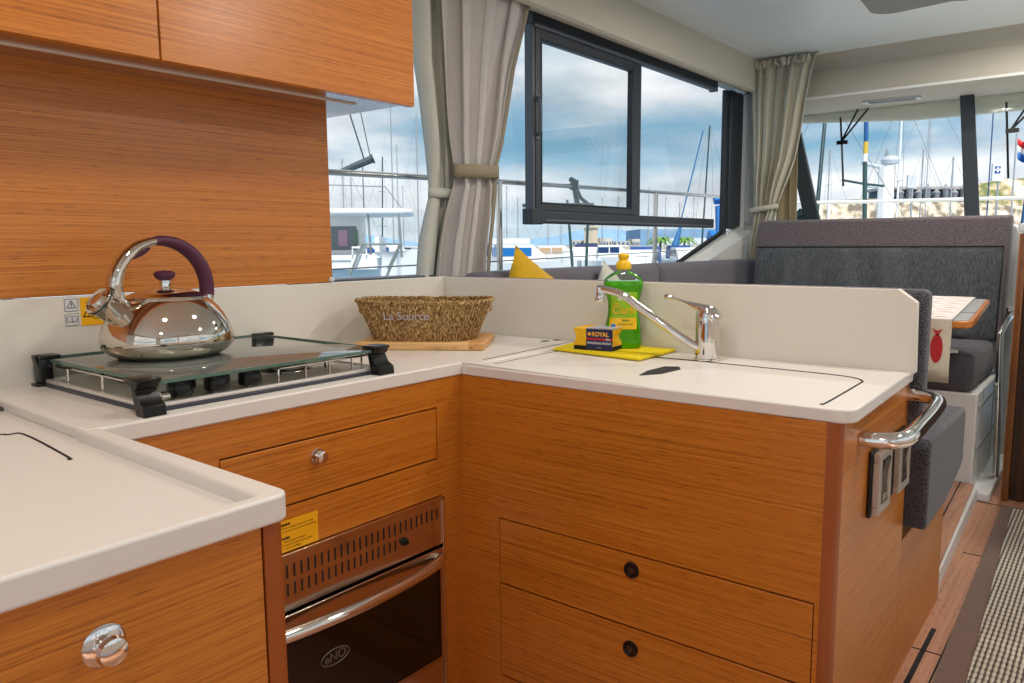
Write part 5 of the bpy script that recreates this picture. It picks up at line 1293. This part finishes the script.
# flag
t_ = thing('flag', 'red, white and blue striped flag on a thin pole at right', 'flag', far(1012, 215, 14))
m_ = MB(); m_.tube([far(1010, 230, 14), far(1017, 134, 14)], .018, 6); m_.build('pole', ALU, t_)
cols = [mat('flag_red', (206, 46, 46), .7), mat('flag_white', (240, 240, 240), .7), mat('flag_blue', (40, 110, 190), .7)]
m_ = MB()
for k in range(3):
    def fn(u, v, k=k):
        p_ = far(1017.5+22*u, 138+7*(k+v)+9*u+1.5*math.sin(u*7), 14+.1*math.sin(u*9)); return tuple(p_)
    m_.grid(fn, 12, 2, k)
m_.build('cloth', cols, t_, solid=.004)

# ------------------------------------------------------------------ world, light
W = bpy.data.worlds.new('sky'); sc.world = W; W.use_nodes = True
nt = W.node_tree; N = nt.nodes; L = nt.links; bg = N['Background']
tc = N.new('ShaderNodeTexCoord'); sp = N.new('ShaderNodeSeparateXYZ'); L.new(tc.outputs['Generated'], sp.inputs[0])
grad = N.new('ShaderNodeValToRGB'); e = grad.color_ramp.elements
e[0].position = 0.; e[0].color = lin((196, 216, 228)); e[1].position = .6; e[1].color = lin((70, 130, 190))
k = e.new(.06); k.color = lin((170, 200, 216)); k = e.new(.12); k.color = lin((116, 162, 190)); k = e.new(.3); k.color = lin((150, 184, 206))
L.new(sp.outputs[2], grad.inputs['Fac'])
mp = N.new('ShaderNodeMapping'); mp.inputs['Scale'].default_value = (1, 1, 3.2); mp.inputs['Location'].default_value = (.3, .1, .25); L.new(tc.outputs['Generated'], mp.inputs[0])
n1 = N.new('ShaderNodeTexNoise'); n1.inputs['Scale'].default_value = 2.6; n1.inputs['Detail'].default_value = 9; n1.inputs['Roughness'].default_value = .55; n1.inputs['Distortion'].default_value = .2; L.new(mp.outputs[0], n1.inputs['Vector'])
el = N.new('ShaderNodeValToRGB'); ee = el.color_ramp.elements; ee[0].position = 0; ee[0].color = (.60, .60, .60, 1); ee[1].position = .6; ee[1].color = (.54, .54, .54, 1)
for p_, v_ in ((.06, .65), (.10, .50), (.14, .49), (.19, .62), (.35, .60)): q_ = ee.new(p_); q_.color = (v_, v_, v_, 1)
L.new(sp.outputs[2], el.inputs['Fac'])
ad = N.new('ShaderNodeMath'); ad.operation = 'ADD'; L.new(n1.outputs['Fac'], ad.inputs[0]); L.new(el.outputs['Color'], ad.inputs[1])
sb_ = N.new('ShaderNodeMath'); sb_.operation = 'SUBTRACT'; L.new(ad.outputs[0], sb_.inputs[0]); sb_.inputs[1].default_value = .52
cr = N.new('ShaderNodeValToRGB'); cr.color_ramp.elements[0].position = .40; cr.color_ramp.elements[0].color = (0, 0, 0, 1); cr.color_ramp.elements[1].position = .60; cr.color_ramp.elements[1].color = (1, 1, 1, 1); L.new(sb_.outputs[0], cr.inputs['Fac'])
n2 = N.new('ShaderNodeTexNoise'); n2.inputs['Scale'].default_value = 5.5; n2.inputs['Detail'].default_value = 7; L.new(mp.outputs[0], n2.inputs['Vector'])
cc = N.new('ShaderNodeValToRGB'); e = cc.color_ramp.elements; e[0].position = .36; e[0].color = lin((188, 196, 204)); e[1].position = .58; e[1].color = lin((234, 237, 240)); L.new(n2.outputs['Fac'], cc.inputs['Fac'])
mx = N.new('ShaderNodeMix'); mx.data_type = 'RGBA'; L.new(cr.outputs['Color'], mx.inputs['Factor']); L.new(grad.outputs['Color'], mx.inputs['A']); L.new(cc.outputs['Color'], mx.inputs['B'])
L.new(mx.outputs['Result'], bg.inputs['Color']); bg.inputs['Strength'].default_value = 1.0

sun = bpy.data.lights.new('sun', 'SUN'); sun.energy = 3.6; sun.angle = rad(6); sun.color = (1, .96, .9)
so = bpy.data.objects.new('sun', sun); COL.objects.link(so)
so.rotation_euler = Vector((.42, .50, -.80)).to_track_quat('-Z', 'Y').to_euler()
# fill lamps added under the headliner to brighten the interior, all out of frame
def fill_lamp(x, y, pw, lab):
    t_ = thing('fill_lamp', lab, 'ceiling light', (x, y, 2.07), 'added ceiling fill lamps')
    m_ = MB(); m_.lathe([(.075, 2.089), (.075, 2.078), (.060, 2.076), (.060, 2.084)], (x, y, 0), 28); m_.build('bezel', STEEL, t_)
    m_ = MB(); m_.lathe([(.058, 2.084), (.058, 2.080), (0, 2.079)], (x, y, 0), 24); m_.build('lens', mat('fill_lamp_lens', (255, 244, 226), .5, emit=((255, 240, 220), 6.)), t_)
    l_ = bpy.data.lights.new('fill_lamp_light', 'AREA'); l_.shape = 'DISK'; l_.size = .14; l_.energy = pw; l_.color = (1, .93, .84)
    lo = bpy.data.objects.new('fill_lamp_light', l_); COL.objects.link(lo); lo.parent = t_; lo.location = (0, 0, -.003)
for x, y in ((-1.0, -.35), (.15, -.45), (-1.9, -1.3), (.7, -1.5), (1.75, -.35), (2.75, -.9)):
    fill_lamp(x, y, 4.8 if x < .5 else 9.5, 'added unseen ceiling fill light over the galley and saloon')

cam = bpy.data.cameras.new('camera'); co = bpy.data.objects.new('camera', cam); COL.objects.link(co)
M = Matrix.Identity(4)
for i in range(3): M[i][0] = RT[i]; M[i][1] = UP[i]; M[i][2] = -FW[i]; M[i][3] = CAM[i]
co.matrix_world = M
cam.sensor_width = 36; cam.lens = FPX/1024*36; cam.clip_start = .05; cam.clip_end = 8000
sc.camera = co
vs_ = sc.view_settings; vs_.view_transform = 'Standard'; vs_.look = 'None'; vs_.gamma = 1; vs_.use_curve_mapping = False; vs_.exposure = 0.35
sc.cycles.max_bounces = 10; sc.cycles.transparent_max_bounces = 16; sc.cycles.sample_clamp_indirect = 6
